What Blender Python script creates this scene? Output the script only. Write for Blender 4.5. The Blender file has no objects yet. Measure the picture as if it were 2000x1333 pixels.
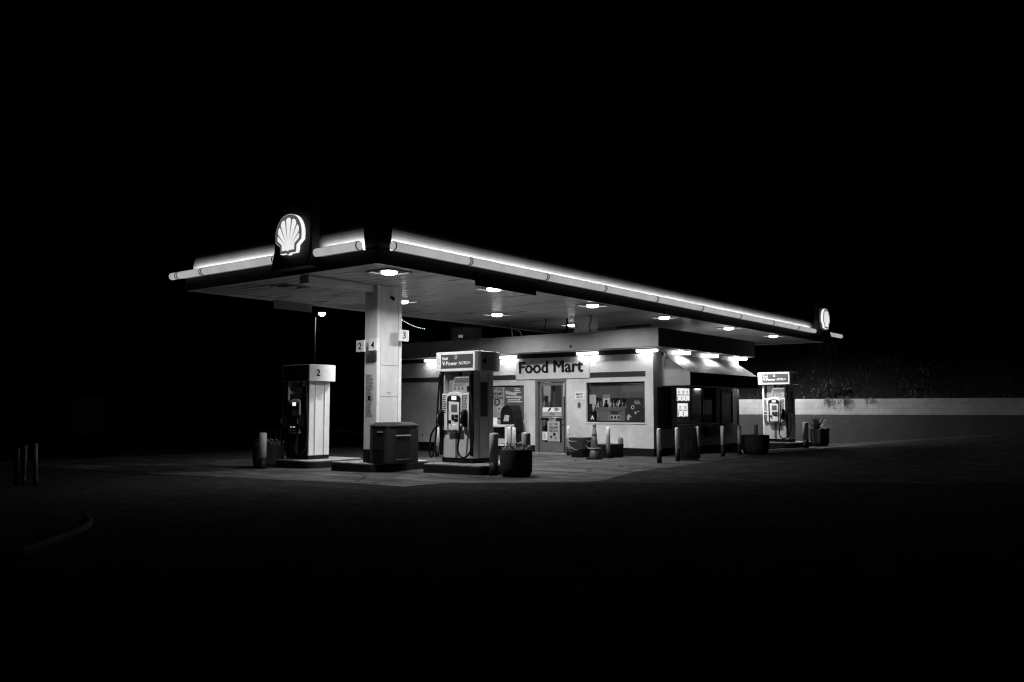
import bpy, bmesh, math, random
from mathutils import Vector, Matrix
R = math.radians
random.seed(7)
sc = bpy.context.scene
COL = sc.collection

# ------------------------------------------------------------------ materials
def _nt(name):
    m = bpy.data.materials.new(name); m.use_nodes = True
    nt = m.node_tree; nt.nodes.clear()
    out = nt.nodes.new('ShaderNodeOutputMaterial')
    return m, nt, out

def mat(name, base, rough=.6, var=.18, scale=3.0, bump=0.0, bscale=60., metal=0., spec=.5, stains=0.0, stretch=None):
    m, nt, out = _nt(name); N = nt.nodes; L = nt.links
    p = N.new('ShaderNodeBsdfPrincipled')
    p.inputs['Roughness'].default_value = rough; p.inputs['Metallic'].default_value = metal
    p.inputs['Specular IOR Level'].default_value = spec
    tc = N.new('ShaderNodeTexCoord'); vec = tc.outputs['Object']
    if stretch:
        mp = N.new('ShaderNodeMapping'); mp.inputs['Scale'].default_value = stretch
        L.new(vec, mp.inputs['Vector']); vec = mp.outputs['Vector']
    nz = N.new('ShaderNodeTexNoise'); nz.inputs['Scale'].default_value = scale; nz.inputs['Detail'].default_value = 6; nz.inputs['Roughness'].default_value = .65
    L.new(vec, nz.inputs['Vector'])
    mr = N.new('ShaderNodeMapRange')
    mr.inputs['From Min'].default_value = .3; mr.inputs['From Max'].default_value = .7
    mr.inputs['To Min'].default_value = base*(1-var); mr.inputs['To Max'].default_value = base*(1+var)
    L.new(nz.outputs['Fac'], mr.inputs['Value'])
    val = mr.outputs['Result']
    if stains:
        n2 = N.new('ShaderNodeTexNoise'); n2.inputs['Scale'].default_value = scale*.33; n2.inputs['Detail'].default_value = 8; n2.inputs['Roughness'].default_value = .7
        L.new(vec, n2.inputs['Vector'])
        r2 = N.new('ShaderNodeMapRange'); r2.inputs['From Min'].default_value = .42; r2.inputs['From Max'].default_value = .62
        r2.inputs['To Min'].default_value = 1-stains; r2.inputs['To Max'].default_value = 1
        L.new(n2.outputs['Fac'], r2.inputs['Value'])
        mu = N.new('ShaderNodeMath'); mu.operation = 'MULTIPLY'
        L.new(val, mu.inputs[0]); L.new(r2.outputs['Result'], mu.inputs[1]); val = mu.outputs[0]
    L.new(val, p.inputs['Base Color'])
    rr = N.new('ShaderNodeMapRange'); rr.inputs['To Min'].default_value = max(.05, rough-.12); rr.inputs['To Max'].default_value = min(1, rough+.12)
    L.new(nz.outputs['Fac'], rr.inputs['Value']); L.new(rr.outputs['Result'], p.inputs['Roughness'])
    if bump:
        bn = N.new('ShaderNodeTexNoise'); bn.inputs['Scale'].default_value = bscale; bn.inputs['Detail'].default_value = 4
        L.new(vec, bn.inputs['Vector'])
        b = N.new('ShaderNodeBump'); b.inputs['Strength'].default_value = bump; b.inputs['Distance'].default_value = .02
        L.new(bn.outputs['Fac'], b.inputs['Height']); L.new(b.outputs['Normal'], p.inputs['Normal'])
    L.new(p.outputs[0], out.inputs['Surface'])
    m['p'] = 1
    return m

def emit(name, s, var=0., scale=4.):
    m, nt, out = _nt(name); e = nt.nodes.new('ShaderNodeEmission')
    e.inputs['Strength'].default_value = s
    if var:
        tc = nt.nodes.new('ShaderNodeTexCoord'); nz = nt.nodes.new('ShaderNodeTexNoise'); nz.inputs['Scale'].default_value = scale; nz.inputs['Detail'].default_value = 3
        mr = nt.nodes.new('ShaderNodeMapRange'); mr.inputs['From Min'].default_value = .3; mr.inputs['From Max'].default_value = .7
        mr.inputs['To Min'].default_value = s*(1-var); mr.inputs['To Max'].default_value = s*(1+var)
        nt.links.new(tc.outputs['Object'], nz.inputs['Vector']); nt.links.new(nz.outputs['Fac'], mr.inputs['Value']); nt.links.new(mr.outputs['Result'], e.inputs['Strength'])
    nt.links.new(e.outputs[0], out.inputs['Surface'])
    return m

def glass(name):
    m, nt, out = _nt(name); N = nt.nodes
    t = N.new('ShaderNodeBsdfTransparent'); t.inputs[0].default_value = (.86, .86, .86, 1)
    g = N.new('ShaderNodeBsdfGlossy'); g.inputs['Roughness'].default_value = .03
    f = N.new('ShaderNodeFresnel'); f.inputs['IOR'].default_value = 1.45
    x = N.new('ShaderNodeMixShader'); ge = N.new('ShaderNodeNewGeometry'); iv = N.new('ShaderNodeMath'); iv.operation = 'SUBTRACT'; iv.inputs[0].default_value = 1
    ml = N.new('ShaderNodeMath'); ml.operation = 'MULTIPLY'   # no mirror on the inner side of the pane
    nt.links.new(ge.outputs['Backfacing'], iv.inputs[1]); nt.links.new(iv.outputs[0], ml.inputs[0]); nt.links.new(f.outputs[0], ml.inputs[1])
    nt.links.new(ml.outputs[0], x.inputs[0]); nt.links.new(t.outputs[0], x.inputs[1]); nt.links.new(g.outputs[0], x.inputs[2])
    nt.links.new(x.outputs[0], out.inputs['Surface'])
    return m

def film(name, base):
    m, nt, out = _nt(name); N = nt.nodes
    t = N.new('ShaderNodeBsdfTransparent')
    g = N.new('ShaderNodeBsdfPrincipled'); g.inputs['Base Color'].default_value = (base, base, base, 1); g.inputs['Roughness'].default_value = .22
    x = N.new('ShaderNodeMixShader'); x.inputs[0].default_value = .13
    nz = N.new('ShaderNodeTexNoise'); nz.inputs['Scale'].default_value = 14; b = N.new('ShaderNodeBump'); b.inputs['Strength'].default_value = .8; b.inputs['Distance'].default_value = .03
    tc = N.new('ShaderNodeTexCoord'); nt.links.new(tc.outputs['Object'], nz.inputs['Vector'])
    nt.links.new(nz.outputs['Fac'], b.inputs['Height']); nt.links.new(b.outputs['Normal'], g.inputs['Normal'])
    nt.links.new(t.outputs[0], x.inputs[1]); nt.links.new(g.outputs[0], x.inputs[2])
    nt.links.new(x.outputs[0], out.inputs['Surface'])
    return m

def concrete_mat():
    m = mat('concrete', .092, .85, .42, 2.6, .3, 50, stains=.6, spec=.08, stretch=(.55, 1.6, 1))
    nt = m.node_tree; N = nt.nodes; L = nt.links
    p = [n for n in N if n.type == 'BSDF_PRINCIPLED'][0]
    src = p.inputs['Base Color'].links[0].from_socket
    tc = N.new('ShaderNodeTexCoord'); sp = N.new('ShaderNodeSeparateXYZ'); L.new(tc.outputs['Object'], sp.inputs[0])
    fac = src
    for ax, per, off in (('X', 3.66, 1.3), ('Y', 4.1, .55)):
        a = N.new('ShaderNodeMath'); a.operation = 'ADD'; a.inputs[1].default_value = off+200*per; L.new(sp.outputs[ax], a.inputs[0])
        b = N.new('ShaderNodeMath'); b.operation = 'MODULO'; b.inputs[1].default_value = per; L.new(a.outputs[0], b.inputs[0])
        c = N.new('ShaderNodeMath'); c.operation = 'GREATER_THAN'; c.inputs[1].default_value = .06; L.new(b.outputs[0], c.inputs[0])
        d = N.new('ShaderNodeMapRange'); d.inputs['To Min'].default_value = .18; d.inputs['To Max'].default_value = 1; L.new(c.outputs[0], d.inputs['Value'])
        e = N.new('ShaderNodeMath'); e.operation = 'MULTIPLY'; L.new(fac, e.inputs[0]); L.new(d.outputs['Result'], e.inputs[1]); fac = e.outputs[0]
    # wandering cracks
    nz = N.new('ShaderNodeTexNoise'); nz.inputs['Scale'].default_value = .9; nz.inputs['Detail'].default_value = 5; L.new(tc.outputs['Object'], nz.inputs['Vector'])
    mx = N.new('ShaderNodeMix'); mx.data_type = 'RGBA'; mx.inputs[0].default_value = .35
    L.new(tc.outputs['Object'], mx.inputs[6]); L.new(nz.outputs['Color'], mx.inputs[7])
    vo = N.new('ShaderNodeTexVoronoi'); vo.feature = 'DISTANCE_TO_EDGE'; vo.inputs['Scale'].default_value = .55; L.new(mx.outputs[2], vo.inputs['Vector'])
    cr = N.new('ShaderNodeMapRange'); cr.inputs['From Min'].default_value = .004; cr.inputs['From Max'].default_value = .012; cr.inputs['To Min'].default_value = .35; cr.inputs['To Max'].default_value = 1
    L.new(vo.outputs['Distance'], cr.inputs['Value'])
    e = N.new('ShaderNodeMath'); e.operation = 'MULTIPLY'; L.new(fac, e.inputs[0]); L.new(cr.outputs['Result'], e.inputs[1])
    L.new(e.outputs[0], p.inputs['Base Color'])
    return m

def soffit_mat():
    m = mat('soffit_metal', .6, .3, .22, 1.5, 0, stains=.25, spec=.5, stretch=(.5, 2.2, 1))
    nt = m.node_tree; N = nt.nodes; L = nt.links
    p = [n for n in N if n.type == 'BSDF_PRINCIPLED'][0]
    tc = N.new('ShaderNodeTexCoord'); w = N.new('ShaderNodeTexWave'); w.wave_type = 'BANDS'; w.bands_direction = 'Y'
    w.inputs['Scale'].default_value = 1.05; w.inputs['Distortion'].default_value = .6; w.inputs['Detail'].default_value = 1; w.inputs['Detail Scale'].default_value = .4
    L.new(tc.outputs['Object'], w.inputs['Vector'])
    b = N.new('ShaderNodeBump'); b.inputs['Strength'].default_value = .8; b.inputs['Distance'].default_value = .03
    L.new(w.outputs['Fac'], b.inputs['Height']); L.new(b.outputs['Normal'], p.inputs['Normal'])
    return m

def block_mat():
    m = mat('painted_block', .44, .8, .14, 1.8, 0, stains=.3)
    nt = m.node_tree; N = nt.nodes; L = nt.links
    p = [n for n in N if n.type == 'BSDF_PRINCIPLED'][0]
    src = p.inputs['Base Color'].links[0].from_socket
    tc = N.new('ShaderNodeTexCoord'); sp = N.new('ShaderNodeSeparateXYZ'); L.new(tc.outputs['Object'], sp.inputs[0])
    c = N.new('ShaderNodeMath'); c.operation = 'GREATER_THAN'; c.inputs[1].default_value = 1.16; L.new(sp.outputs['Z'], c.inputs[0])
    d = N.new('ShaderNodeMapRange'); d.inputs['To Min'].default_value = .105; d.inputs['To Max'].default_value = 1; L.new(c.outputs[0], d.inputs['Value'])
    e = N.new('ShaderNodeMath'); e.operation = 'MULTIPLY'; L.new(src, e.inputs[0]); L.new(d.outputs['Result'], e.inputs[1])
    cb = N.new('ShaderNodeCombineXYZ'); L.new(sp.outputs['X'], cb.inputs[0]); L.new(sp.outputs['Z'], cb.inputs[1])
    br = N.new('ShaderNodeTexBrick'); br.inputs['Scale'].default_value = 1; br.inputs['Brick Width'].default_value = .4; br.inputs['Row Height'].default_value = .2
    br.inputs['Mortar Size'].default_value = .008; br.inputs['Mortar Smooth'].default_value = .3; br.offset = .5
    for k, v in (('Color1', 1.), ('Color2', .9), ('Mortar', .7)): br.inputs[k].default_value = (v, v, v, 1)
    L.new(cb.outputs[0], br.inputs['Vector'])
    f = N.new('ShaderNodeMix'); f.data_type = 'RGBA'; f.blend_type = 'MULTIPLY'; f.inputs[0].default_value = 1
    L.new(e.outputs[0], f.inputs[6]); L.new(br.outputs['Color'], f.inputs[7]); L.new(f.outputs[2], p.inputs['Base Color'])
    b = N.new('ShaderNodeBump'); b.inputs['Strength'].default_value = .5; b.inputs['Distance'].default_value = .01; b.invert = True
    L.new(br.outputs['Fac'], b.inputs['Height']); L.new(b.outputs['Normal'], p.inputs['Normal'])
    return m

M = dict(
    asphalt=mat('asphalt', .03, .95, .35, 5, .6, 90, spec=.0, stains=.3),
    concrete=concrete_mat(),
    island=mat('island_concrete', .24, .75, .25, 4, .3, 40, stains=.3),
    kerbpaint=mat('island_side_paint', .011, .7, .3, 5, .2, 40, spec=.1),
    steel_edge=mat('steel_edge', .3, .4, .25, 8, metal=.6),
    stucco=mat('stucco', .57, .9, .11, 1.5, .7, 45, spec=.1, stains=.24),
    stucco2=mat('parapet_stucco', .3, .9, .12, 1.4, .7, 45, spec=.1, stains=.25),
    band=mat('dark_band_paint', .008, .8, .2, 2, .3, 55, spec=.1),
    stripe=mat('stripe_paint', .028, .8, .12, 2, .3, 55, spec=.1),
    white=mat('white_enamel', .72, .4, .06, 2.5, stains=.14),
    white2=mat('dull_white', .5, .5, .1, 3, stains=.12),
    column=mat('column_paint', .62, .5, .07, 2, .08, 30, stains=.2, stretch=(1.5, 1.5, .6)),
    steel=mat('brushed_steel', .32, .38, .15, 6, metal=.5, stretch=(6, 6, .6)),
    grey=mat('grey_plastic', .3, .5, .1, 6),
    midgrey=mat('mid_grey_panel', .09, .5, .12, 6),
    dark=mat('dark_plastic', .009, .5, .25, 8, spec=.18),
    black=mat('black_rubber', .006, .55, .3, 8, spec=.15),
    darksign=mat('sign_panel_dark', .055, .4, .12, 5),
    binbody=mat('bin_body', .022, .5, .2, 5, spec=.25),
    binlid=mat('bin_lid', .035, .5, .2, 5, spec=.2),
    darkmetal=mat('dark_metal', .014, .5, .2, 6, spec=.2),
    fascia=mat('fascia_panel', .33, .6, .12, 1.2, stains=.18, stretch=(1.2, 1.2, .4)),
    blackfascia=mat('fascia_dark', .01, .5, .2, 3, spec=.2),
    soffit=soffit_mat(),
    block=block_mat(),
    alu=mat('aluminium_frame', .14, .42, .1, 8, metal=.3),
    poster=mat('poster_paper', .34, .6, .3, 7),
    paper=mat('white_paper', .7, .7, .05, 9),
    ink=mat('ink', .012, .8, .1, 9, spec=.05),
    inkgrey=mat('ink_grey', .1, .7, .1, 9),
    lettering=mat('white_lettering', .75, .5, .02, 9),
    interior=mat('interior_wall', .07, .8, .1, 2),
    floor=mat('floor_tile', .08, .4, .1, 2),
    blind=mat('blind_slat', .13, .6, .1, 5),
    card=mat('cardboard', .17, .8, .1, 6),
    fabric=mat('awning_canvas', .13, .6, .12, 4, .25, 120, stains=.15),
    fabric2=mat('awning_side_canvas', .42, .7, .12, 2.5, .2, 120, stains=.2),
    planter=mat('planter_clay', .028, .8, .25, 4, .3, 40, stains=.25, spec=.1),
    leaf=mat('leaf', .13, .5, .45, 5),
    flower=mat('flower', .35, .6, .3, 9),
    drygrass=mat('dry_grass', .045, .8, .5, 3),
    dirt=mat('dirt', .006, .95, .4, 1.4, .7, 12),
    cone=mat('cone_plastic', .2, .45, .12, 5, stains=.2),
    bag=film('plastic_bag', .25),
    glass=glass('window_glass'),
    lamp_main=emit('lamp_canopy', 13.),
    lamp_wall=emit('lamp_wall', 30.),
    lamp_strip=emit('lamp_strip', 54.),
    tube=emit('tube_diffuser', .40, .12, 2.2),
    emb_edge=emit('emblem_edge', .95),
    emb_face=emit('emblem_face', .84, .04, 3),
    emb_rim=emit('emblem_rim', .085),
    lamp_awning=emit('lamp_awning', 62.),
    lamp_awnside=emit('lamp_awning_side', 13.),
    lamp_far=emit('lamp_far', 30.),
    drive=mat('drive_asphalt', .045, .95, .3, 3, .5, 70, spec=.0, stains=.35),
    hatchlamp=emit('lamp_hatch', 9.),
    screen=emit('screen', .95, .15, 30),
    menu=emit('lit_menu', 1.3, .1, 12),
    lamp_side=emit('lamp_side', 3.),
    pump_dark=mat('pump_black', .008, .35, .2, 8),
    keylit=emit('lit_button', .8),
    bulb=emit('bulb', 3.),
    street=emit('street_lamp_lens', 60.),
    dimwin=emit('dim_window', .005, .5, 1.5),
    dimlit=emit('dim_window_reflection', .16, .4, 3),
    shoplight=emit('shop_ceiling_light', 45.),
)

# ------------------------------------------------------------------ mesh helpers
class MB:
    def __init__(s): s.bm = bmesh.new()
    def box(s, x0, x1, y0, y1, z0, z1):
        v = [s.bm.verts.new((x, y, z)) for z in (z0, z1) for y in (y0, y1) for x in (x0, x1)]
        for f in ((0, 2, 3, 1), (4, 5, 7, 6), (0, 1, 5, 4), (2, 6, 7, 3), (0, 4, 6, 2), (1, 3, 7, 5)): s.bm.faces.new([v[i] for i in f])
        return s
    def prism(s, poly, plane, a, b):
        def P(u, v, w): return (u, v, w) if plane == 'xy' else ((u, w, v) if plane == 'xz' else (w, u, v))
        A = [s.bm.verts.new(P(u, v, a)) for u, v in poly]; B = [s.bm.verts.new(P(u, v, b)) for u, v in poly]
        n = len(poly)
        s.bm.faces.new(A[::-1]); s.bm.faces.new(B)
        for i in range(n): s.bm.faces.new((A[i], A[(i+1) % n], B[(i+1) % n], B[i]))
        return s
    def frustum(s, x0, x1, y0, y1, z0, X0, X1, Y0, Y1, z1):
        v = [s.bm.verts.new(c) for c in ((x0, y0, z0), (x1, y0, z0), (x1, y1, z0), (x0, y1, z0), (X0, Y0, z1), (X1, Y0, z1), (X1, Y1, z1), (X0, Y1, z1))]
        for f in ((3, 2, 1, 0), (4, 5, 6, 7), (0, 1, 5, 4), (1, 2, 6, 5), (2, 3, 7, 6), (3, 0, 4, 7)): s.bm.faces.new([v[i] for i in f])
        return s
    def tube(s, pts, r, seg=12, caps=True, smooth=True):
        pts = [Vector(p) for p in pts]; rr = r if isinstance(r, (list, tuple)) else [r]*len(pts)
        rings = []; prev = None
        for i, p in enumerate(pts):
            d = (pts[min(i+1, len(pts)-1)]-pts[max(i-1, 0)]).normalized()
            if prev is None:
                u = d.cross(Vector((0, 0, 1)))
                if u.length < .01: u = d.cross(Vector((1, 0, 0)))
            else: u = prev-d*prev.dot(d)
            u.normalize(); prev = u; w = d.cross(u)
            rings.append([s.bm.verts.new(p+(u*math.cos(2*math.pi*k/seg)+w*math.sin(2*math.pi*k/seg))*rr[i]) for k in range(seg)])
        for a, b in zip(rings, rings[1:]):
            for k in range(seg):
                f = s.bm.faces.new((a[k], a[(k+1) % seg], b[(k+1) % seg], b[k])); f.smooth = smooth
        if caps: s.bm.faces.new(rings[0][::-1]); s.bm.faces.new(rings[-1])
        return s
    def lathe(s, prof, c=(0, 0, 0), seg=24, smooth=True, rot=0.):
        rings = []
        for r, z in prof:
            rings.append([s.bm.verts.new((c[0]+r*math.cos(rot+2*math.pi*k/seg), c[1]+r*math.sin(rot+2*math.pi*k/seg), c[2]+z)) for k in range(seg)])
        for a, b in zip(rings, rings[1:]):
            for k in range(seg):
                f = s.bm.faces.new((a[k], a[(k+1) % seg], b[(k+1) % seg], b[k])); f.smooth = smooth
        s.bm.faces.new(rings[0][::-1]); s.bm.faces.new(rings[-1])
        return s
    def tri(s, *p):
        s.bm.faces.new([s.bm.verts.new(q) for q in p]); return s
    def sphere(s, c, r, u=10, v=6):
        prof = [(max(.0008, r*math.sin(math.pi*i/v)), -r*math.cos(math.pi*i/v)) for i in range(v+1)]
        return s.lathe(prof, c, u)

def link(name, me, m, parent=None, bevel=0., loc=None):
    o = bpy.data.objects.new(name, me); COL.objects.link(o)
    if m is not None:
        me.materials.clear(); me.materials.append(m)
    if parent is not None: o.parent = parent
    if loc is not None: o.location = loc
    if bevel:
        b = o.modifiers.new('bevel', 'BEVEL'); b.width = bevel; b.segments = 2; b.limit_method = 'ANGLE'; b.angle_limit = R(40)
    return o
def part(name, mb, m, parent=None, bevel=0., loc=None, recalc=True):
    if recalc: bmesh.ops.recalc_face_normals(mb.bm, faces=mb.bm.faces)
    me = bpy.data.meshes.new(name); mb.bm.to_mesh(me); mb.bm.free()
    return link(name, me, m, parent, bevel, loc)
def tag(o, label, cat, group=None):
    o['label'] = label; o['category'] = cat
    if group: o['group'] = group
    return o
def thing(name, label, cat, loc=(0, 0, 0), group=None, rz=0.):
    o = bpy.data.objects.new(name, None); COL.objects.link(o); o.location = loc; o.rotation_euler = (0, 0, rz); o.empty_display_size = .2
    return tag(o, label, cat, group)
def one(name, mb, m, label, cat, loc=(0, 0, 0), group=None, bevel=0.):
    return tag(part(name, mb, m, None, bevel, loc), label, cat, group)
def struct(name, mb, m, recalc=True):
    o = part(name, mb, m, recalc=recalc); o['kind'] = 'structure'; return o
def copy_thing(root, loc, label, group=None, rz=None):
    c = root.copy(); COL.objects.link(c); c.location = loc; c['label'] = label
    if group: c['group'] = group
    if rz is not None: c.rotation_euler = (0, 0, rz)
    for ch in list(root.children):
        d = ch.copy(); COL.objects.link(d); d.parent = c
        for g_ in list(ch.children):
            e = g_.copy(); COL.objects.link(e); e.parent = d
    return c

def text(name, body, m, parent, face, at, width=None, height=None, bold=0., shear=0., depth=.004, align='LEFT', heavy=0.):
    """lettering as a mesh; face: '-y' or '+x' or an angle (the outward heading); at = lower-left corner (or centre)"""
    cu = bpy.data.curves.new('lettering', 'FONT'); cu.body = body; cu.offset = min(bold, .012); cu.shear = shear; cu.extrude = .01; cu.resolution_u = 4
    t = bpy.data.objects.new('tmp', cu); COL.objects.link(t)
    bpy.context.view_layer.update()
    me = bpy.data.meshes.new_from_object(t.evaluated_get(bpy.context.evaluated_depsgraph_get()))
    bpy.data.objects.remove(t); bpy.data.curves.remove(cu)
    if heavy:   # heavier strokes: stacked copies a hair apart
        bm = bmesh.new()
        for k, (dx, dy) in enumerate(((0, 0), (-heavy, 0), (heavy, 0), (0, heavy*.6), (0, -heavy*.6), (-heavy*.5, heavy*.4), (heavy*.5, -heavy*.4))):
            m2 = me.copy(); m2.transform(Matrix.Translation((dx, dy, k*.0012))); bm.from_mesh(m2); bpy.data.meshes.remove(m2)
        bm.to_mesh(me); bm.free()
    xs = [v.co.x for v in me.vertices]; ys = [v.co.y for v in me.vertices]
    w, h = max(xs)-min(xs), max(ys)-min(ys)
    sx = width/w if width else None; sy = height/h if height else None
    sx = sx or sy; sy = sy or sx
    ox = min(xs) if align == 'LEFT' else (min(xs)+max(xs))/2
    oy = min(ys) if align == 'LEFT' else (min(ys)+max(ys))/2
    ang = {'-y': 0., '+x': R(90)}.get(face, face)
    mtx = Matrix.Translation(at) @ Matrix.Rotation(ang, 4, 'Z') @ Matrix.Rotation(R(90), 4, 'X') @ Matrix.Diagonal((sx, sy, depth/.01, 1)) @ Matrix.Translation((-ox, -oy, .0))
    me.transform(mtx); me.name = name
    return link(name, me, m, parent)

def lines_y(mb, x0, x1, z0, z1, y, n, seed=1, fill=.55, t=.003):
    """rows of illegible small print on a face that looks along -y"""
    rnd = random.Random(seed); h = (z1-z0)/n
    for i in range(n):
        x = x0; zz = z1-(i+.75)*h
        end = x0+(x1-x0)*rnd.uniform(.6, 1)
        while x < end:
            w = rnd.uniform(.03, .09)*(x1-x0)*2
            mb.box(x, min(x+w, end), y-t, y, zz, zz+h*fill); x += w+.02*(x1-x0)*2
    return mb
def lines_x(mb, y0, y1, z0, z1, x, n, seed=1, fill=.55, t=.003):
    rnd = random.Random(seed); h = (z1-z0)/n
    for i in range(n):
        y = y0; zz = z1-(i+.75)*h; end = y0+(y1-y0)*rnd.uniform(.6, 1)
        while y < end:
            w = rnd.uniform(.03, .09)*(y1-y0)*2
            mb.box(x, x+t, y, min(y+w, end), zz, zz+h*fill); y += w+.02*(y1-y0)*2
    return mb

def ss(a, b, x):
    t = min(1, max(0, (x-a)/(b-a))); return t*t*(3-2*t)
def g(x, y):
    z = -.013*min(7, max(0, -12.4-x))
    z += .075*min(14, max(0, x+11.8))*ss(24, 33, y)
    z -= .13*math.exp(-((x+12.7)/.8)**2-((y-28.2)/2.2)**2)
    return z

# ------------------------------------------------------------------ ground
def sheet(xs, ys, dz, keep=None):
    mb = MB(); V = {}
    def vert(i, j):
        if (i, j) not in V: V[i, j] = mb.bm.verts.new((xs[i], ys[j], g(xs[i], ys[j])+dz))
        return V[i, j]
    for i in range(len(xs)-1):
        for j in range(len(ys)-1):
            if keep and not keep((xs[i]+xs[i+1])/2, (ys[j]+ys[j+1])/2): continue
            mb.bm.faces.new((vert(i, j), vert(i+1, j), vert(i+1, j+1), vert(i, j+1)))
    return mb
def rng(a, b, s):
    n = int(round((b-a)/s)); return [a+(b-a)*i/n for i in range(n+1)]
struct('ground', sheet([-400, -150, -80, -50]+rng(-32, 8, .5)+[30, 80, 200, 400], [-200, -60, -15]+rng(-4, 44, .5)+[60, 90, 160, 400], 0), M['asphalt'], recalc=False)
# forecourt slab, strips cut to its outline
mb = MB()
def wy_(x): return 33.95+.14*(x+14.9)
RB = [(11.2, -11.1), (12.3, -11.05), (12.9, -10.2), (14.2, -9.0), (17.0, -9.8), (19.0, -9.9), (22.0, -10.2), (25.0, -10.5), (27.2, -10.3), (29.4, -9.6), (30.6, -8.9), (32.0, -7.6), (33.3, -5.5), (35.2, -1.5)]
def right(y):
    for (y0, x0), (y1, x1) in zip(RB, RB[1:]):
        if y <= y1: return x0+(x1-x0)*max(0, (y-y0)/(y1-y0))
    return RB[-1][1]
def lowy(x): return 11.2+(x+11.1)*.06 if x < -11.1 else 11.2
rows_ = [0, .25, .55, .8, 1.1]+[1.1+.4*k for k in range(1, 57)]
for k0, k1 in zip(rows_, rows_[1:]):
    n = 40
    for i in range(n):
        q = []
        for (u, k_) in ((i/n, k0), ((i+1)/n, k0), ((i+1)/n, k1), (i/n, k1)):
            yy = 11.2+k_; xr = right(yy); x_ = -26+(xr+26)*u
            y_ = yy if k_ > 1.0 else yy+(lowy(x_)-11.2)*(1-k_/1.1)
            if y_ > wy_(x_): y_ = wy_(x_)
            q.append((x_, y_))
        mb.bm.faces.new([mb.bm.verts.new((x, y, g(x, y)+.008)) for x, y in q])
bmesh.ops.remove_doubles(mb.bm, verts=mb.bm.verts, dist=.001)
struct('forecourt_pavement', mb, M['concrete'], recalc=False)

# lighter, worn drive to the right of the slab
mb = MB()
DL = [(-11.6, 11.9), (-11.0, 12.2), (-8.9, 13.8), (-5.6, 16.4), (0, 20.8), (8.1, 27)]
for i in range(60):
    def dl(x):
        for (x0, y0), (x1, y1) in zip(DL, DL[1:]):
            if x <= x1: return y0+(y1-y0)*(x-x0)/(x1-x0)
    x0, x1 = -11.6+19.6*i/60, -11.6+19.6*(i+1)/60
    for k in range(40):
        q = [(x, dl(x)+(wy_(x)-dl(x))*u) for x, u in ((x0, k/40), (x1, k/40), (x1, (k+1)/40), (x0, (k+1)/40))]
        mb.bm.faces.new([mb.bm.verts.new((x, y, g(x, y)+.004)) for x, y in q])
bmesh.ops.remove_doubles(mb.bm, verts=mb.bm.verts, dist=.001)
struct('driveway', mb, M['drive'], recalc=False)

# ------------------------------------------------------------------ fuel canopy
S = 4.17
CX0, CX1, CY0, CY1 = -18.8, -12.3, 11.62, 37.0
can = thing('fuel_canopy', 'long flat canopy with glowing light tubes along its fascia, over pumps and shop', 'canopy', (0, 0, 0))
holes = []
mb = MB().box(CX0+.02, CX1-.02, CY0+.02, CY1-.02, S, S+.12); part('soffit', mb, M['soffit'], can)
mb = MB().box(CX0, CX1, CY0, CY0+.019, S-.03, S+.25).box(CX1-.019, CX1, CY0+.0195, CY1, S-.03, S+.25)
part('lower_fascia', mb, M['blackfascia'], can)
mb = MB().box(CX0, CX0+.019, CY0+.0195, CY1, S-.03, S+.25).box(CX0+.0195, CX1-.0195, CY1-.019, CY1, S-.03, S+.25)
part('rear_fascia', mb, M['white2'], can)
mb = MB().box(CX0, CX1-.4, CY0-.02, CY0+.33, S+.252, S+.268).box(CX1-.33, CX1+.02, CY0+.42, CY1, S+.252, S+.268)
part('ledge', mb, M['steel_edge'], can)
# upper lit fascia, top curve added so the strip glow fades out
FP = [(.12, .27), (.12, .46), (.123, .53), (.131, .60), (.145, .67), (.165, .735), (.195, .80), (.235, .86), (.29, .92), (.36, .97), (.46, 1.01), (.62, 1.03)]
mb = MB()
mb.prism([(CY0+a, S+z) for a, z in FP]+[(CY0+a+.03, S+z-.015) for a, z in FP[::-1]], 'yz', CX0+.12, CX1-.46)
part('upper_fascia', mb, M['fascia'], can)
mb = MB()
mb.prism([(CX1-a, S+z) for a, z in FP]+[(CX1-a-.03, S+z-.015) for a, z in FP[::-1]], 'xz', CY0+.46, CY1-.3)
part('upper_fascia', mb, M['fascia'], can)
mb = MB().frustum(CX1-.38, CX1-.02, CY0+.02, CY0+.38, S+.27, CX1-.46, CX1+.0, CY0+.0, CY0+.46, S+1.02)
part('corner_post', mb, M['darkmetal'], can, .03)
mb = MB().box(CX0+.3, CX1-.3, CY0+.3, CY1-.3, S+.125, S+.25); part('roof_deck', mb, M['darkmetal'], can)
mb = MB().box(-14.99, -14.68, CY0+.3, 13.80, S-.17, S-.002); part('beam', mb, M['white'], can, .01)
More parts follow.
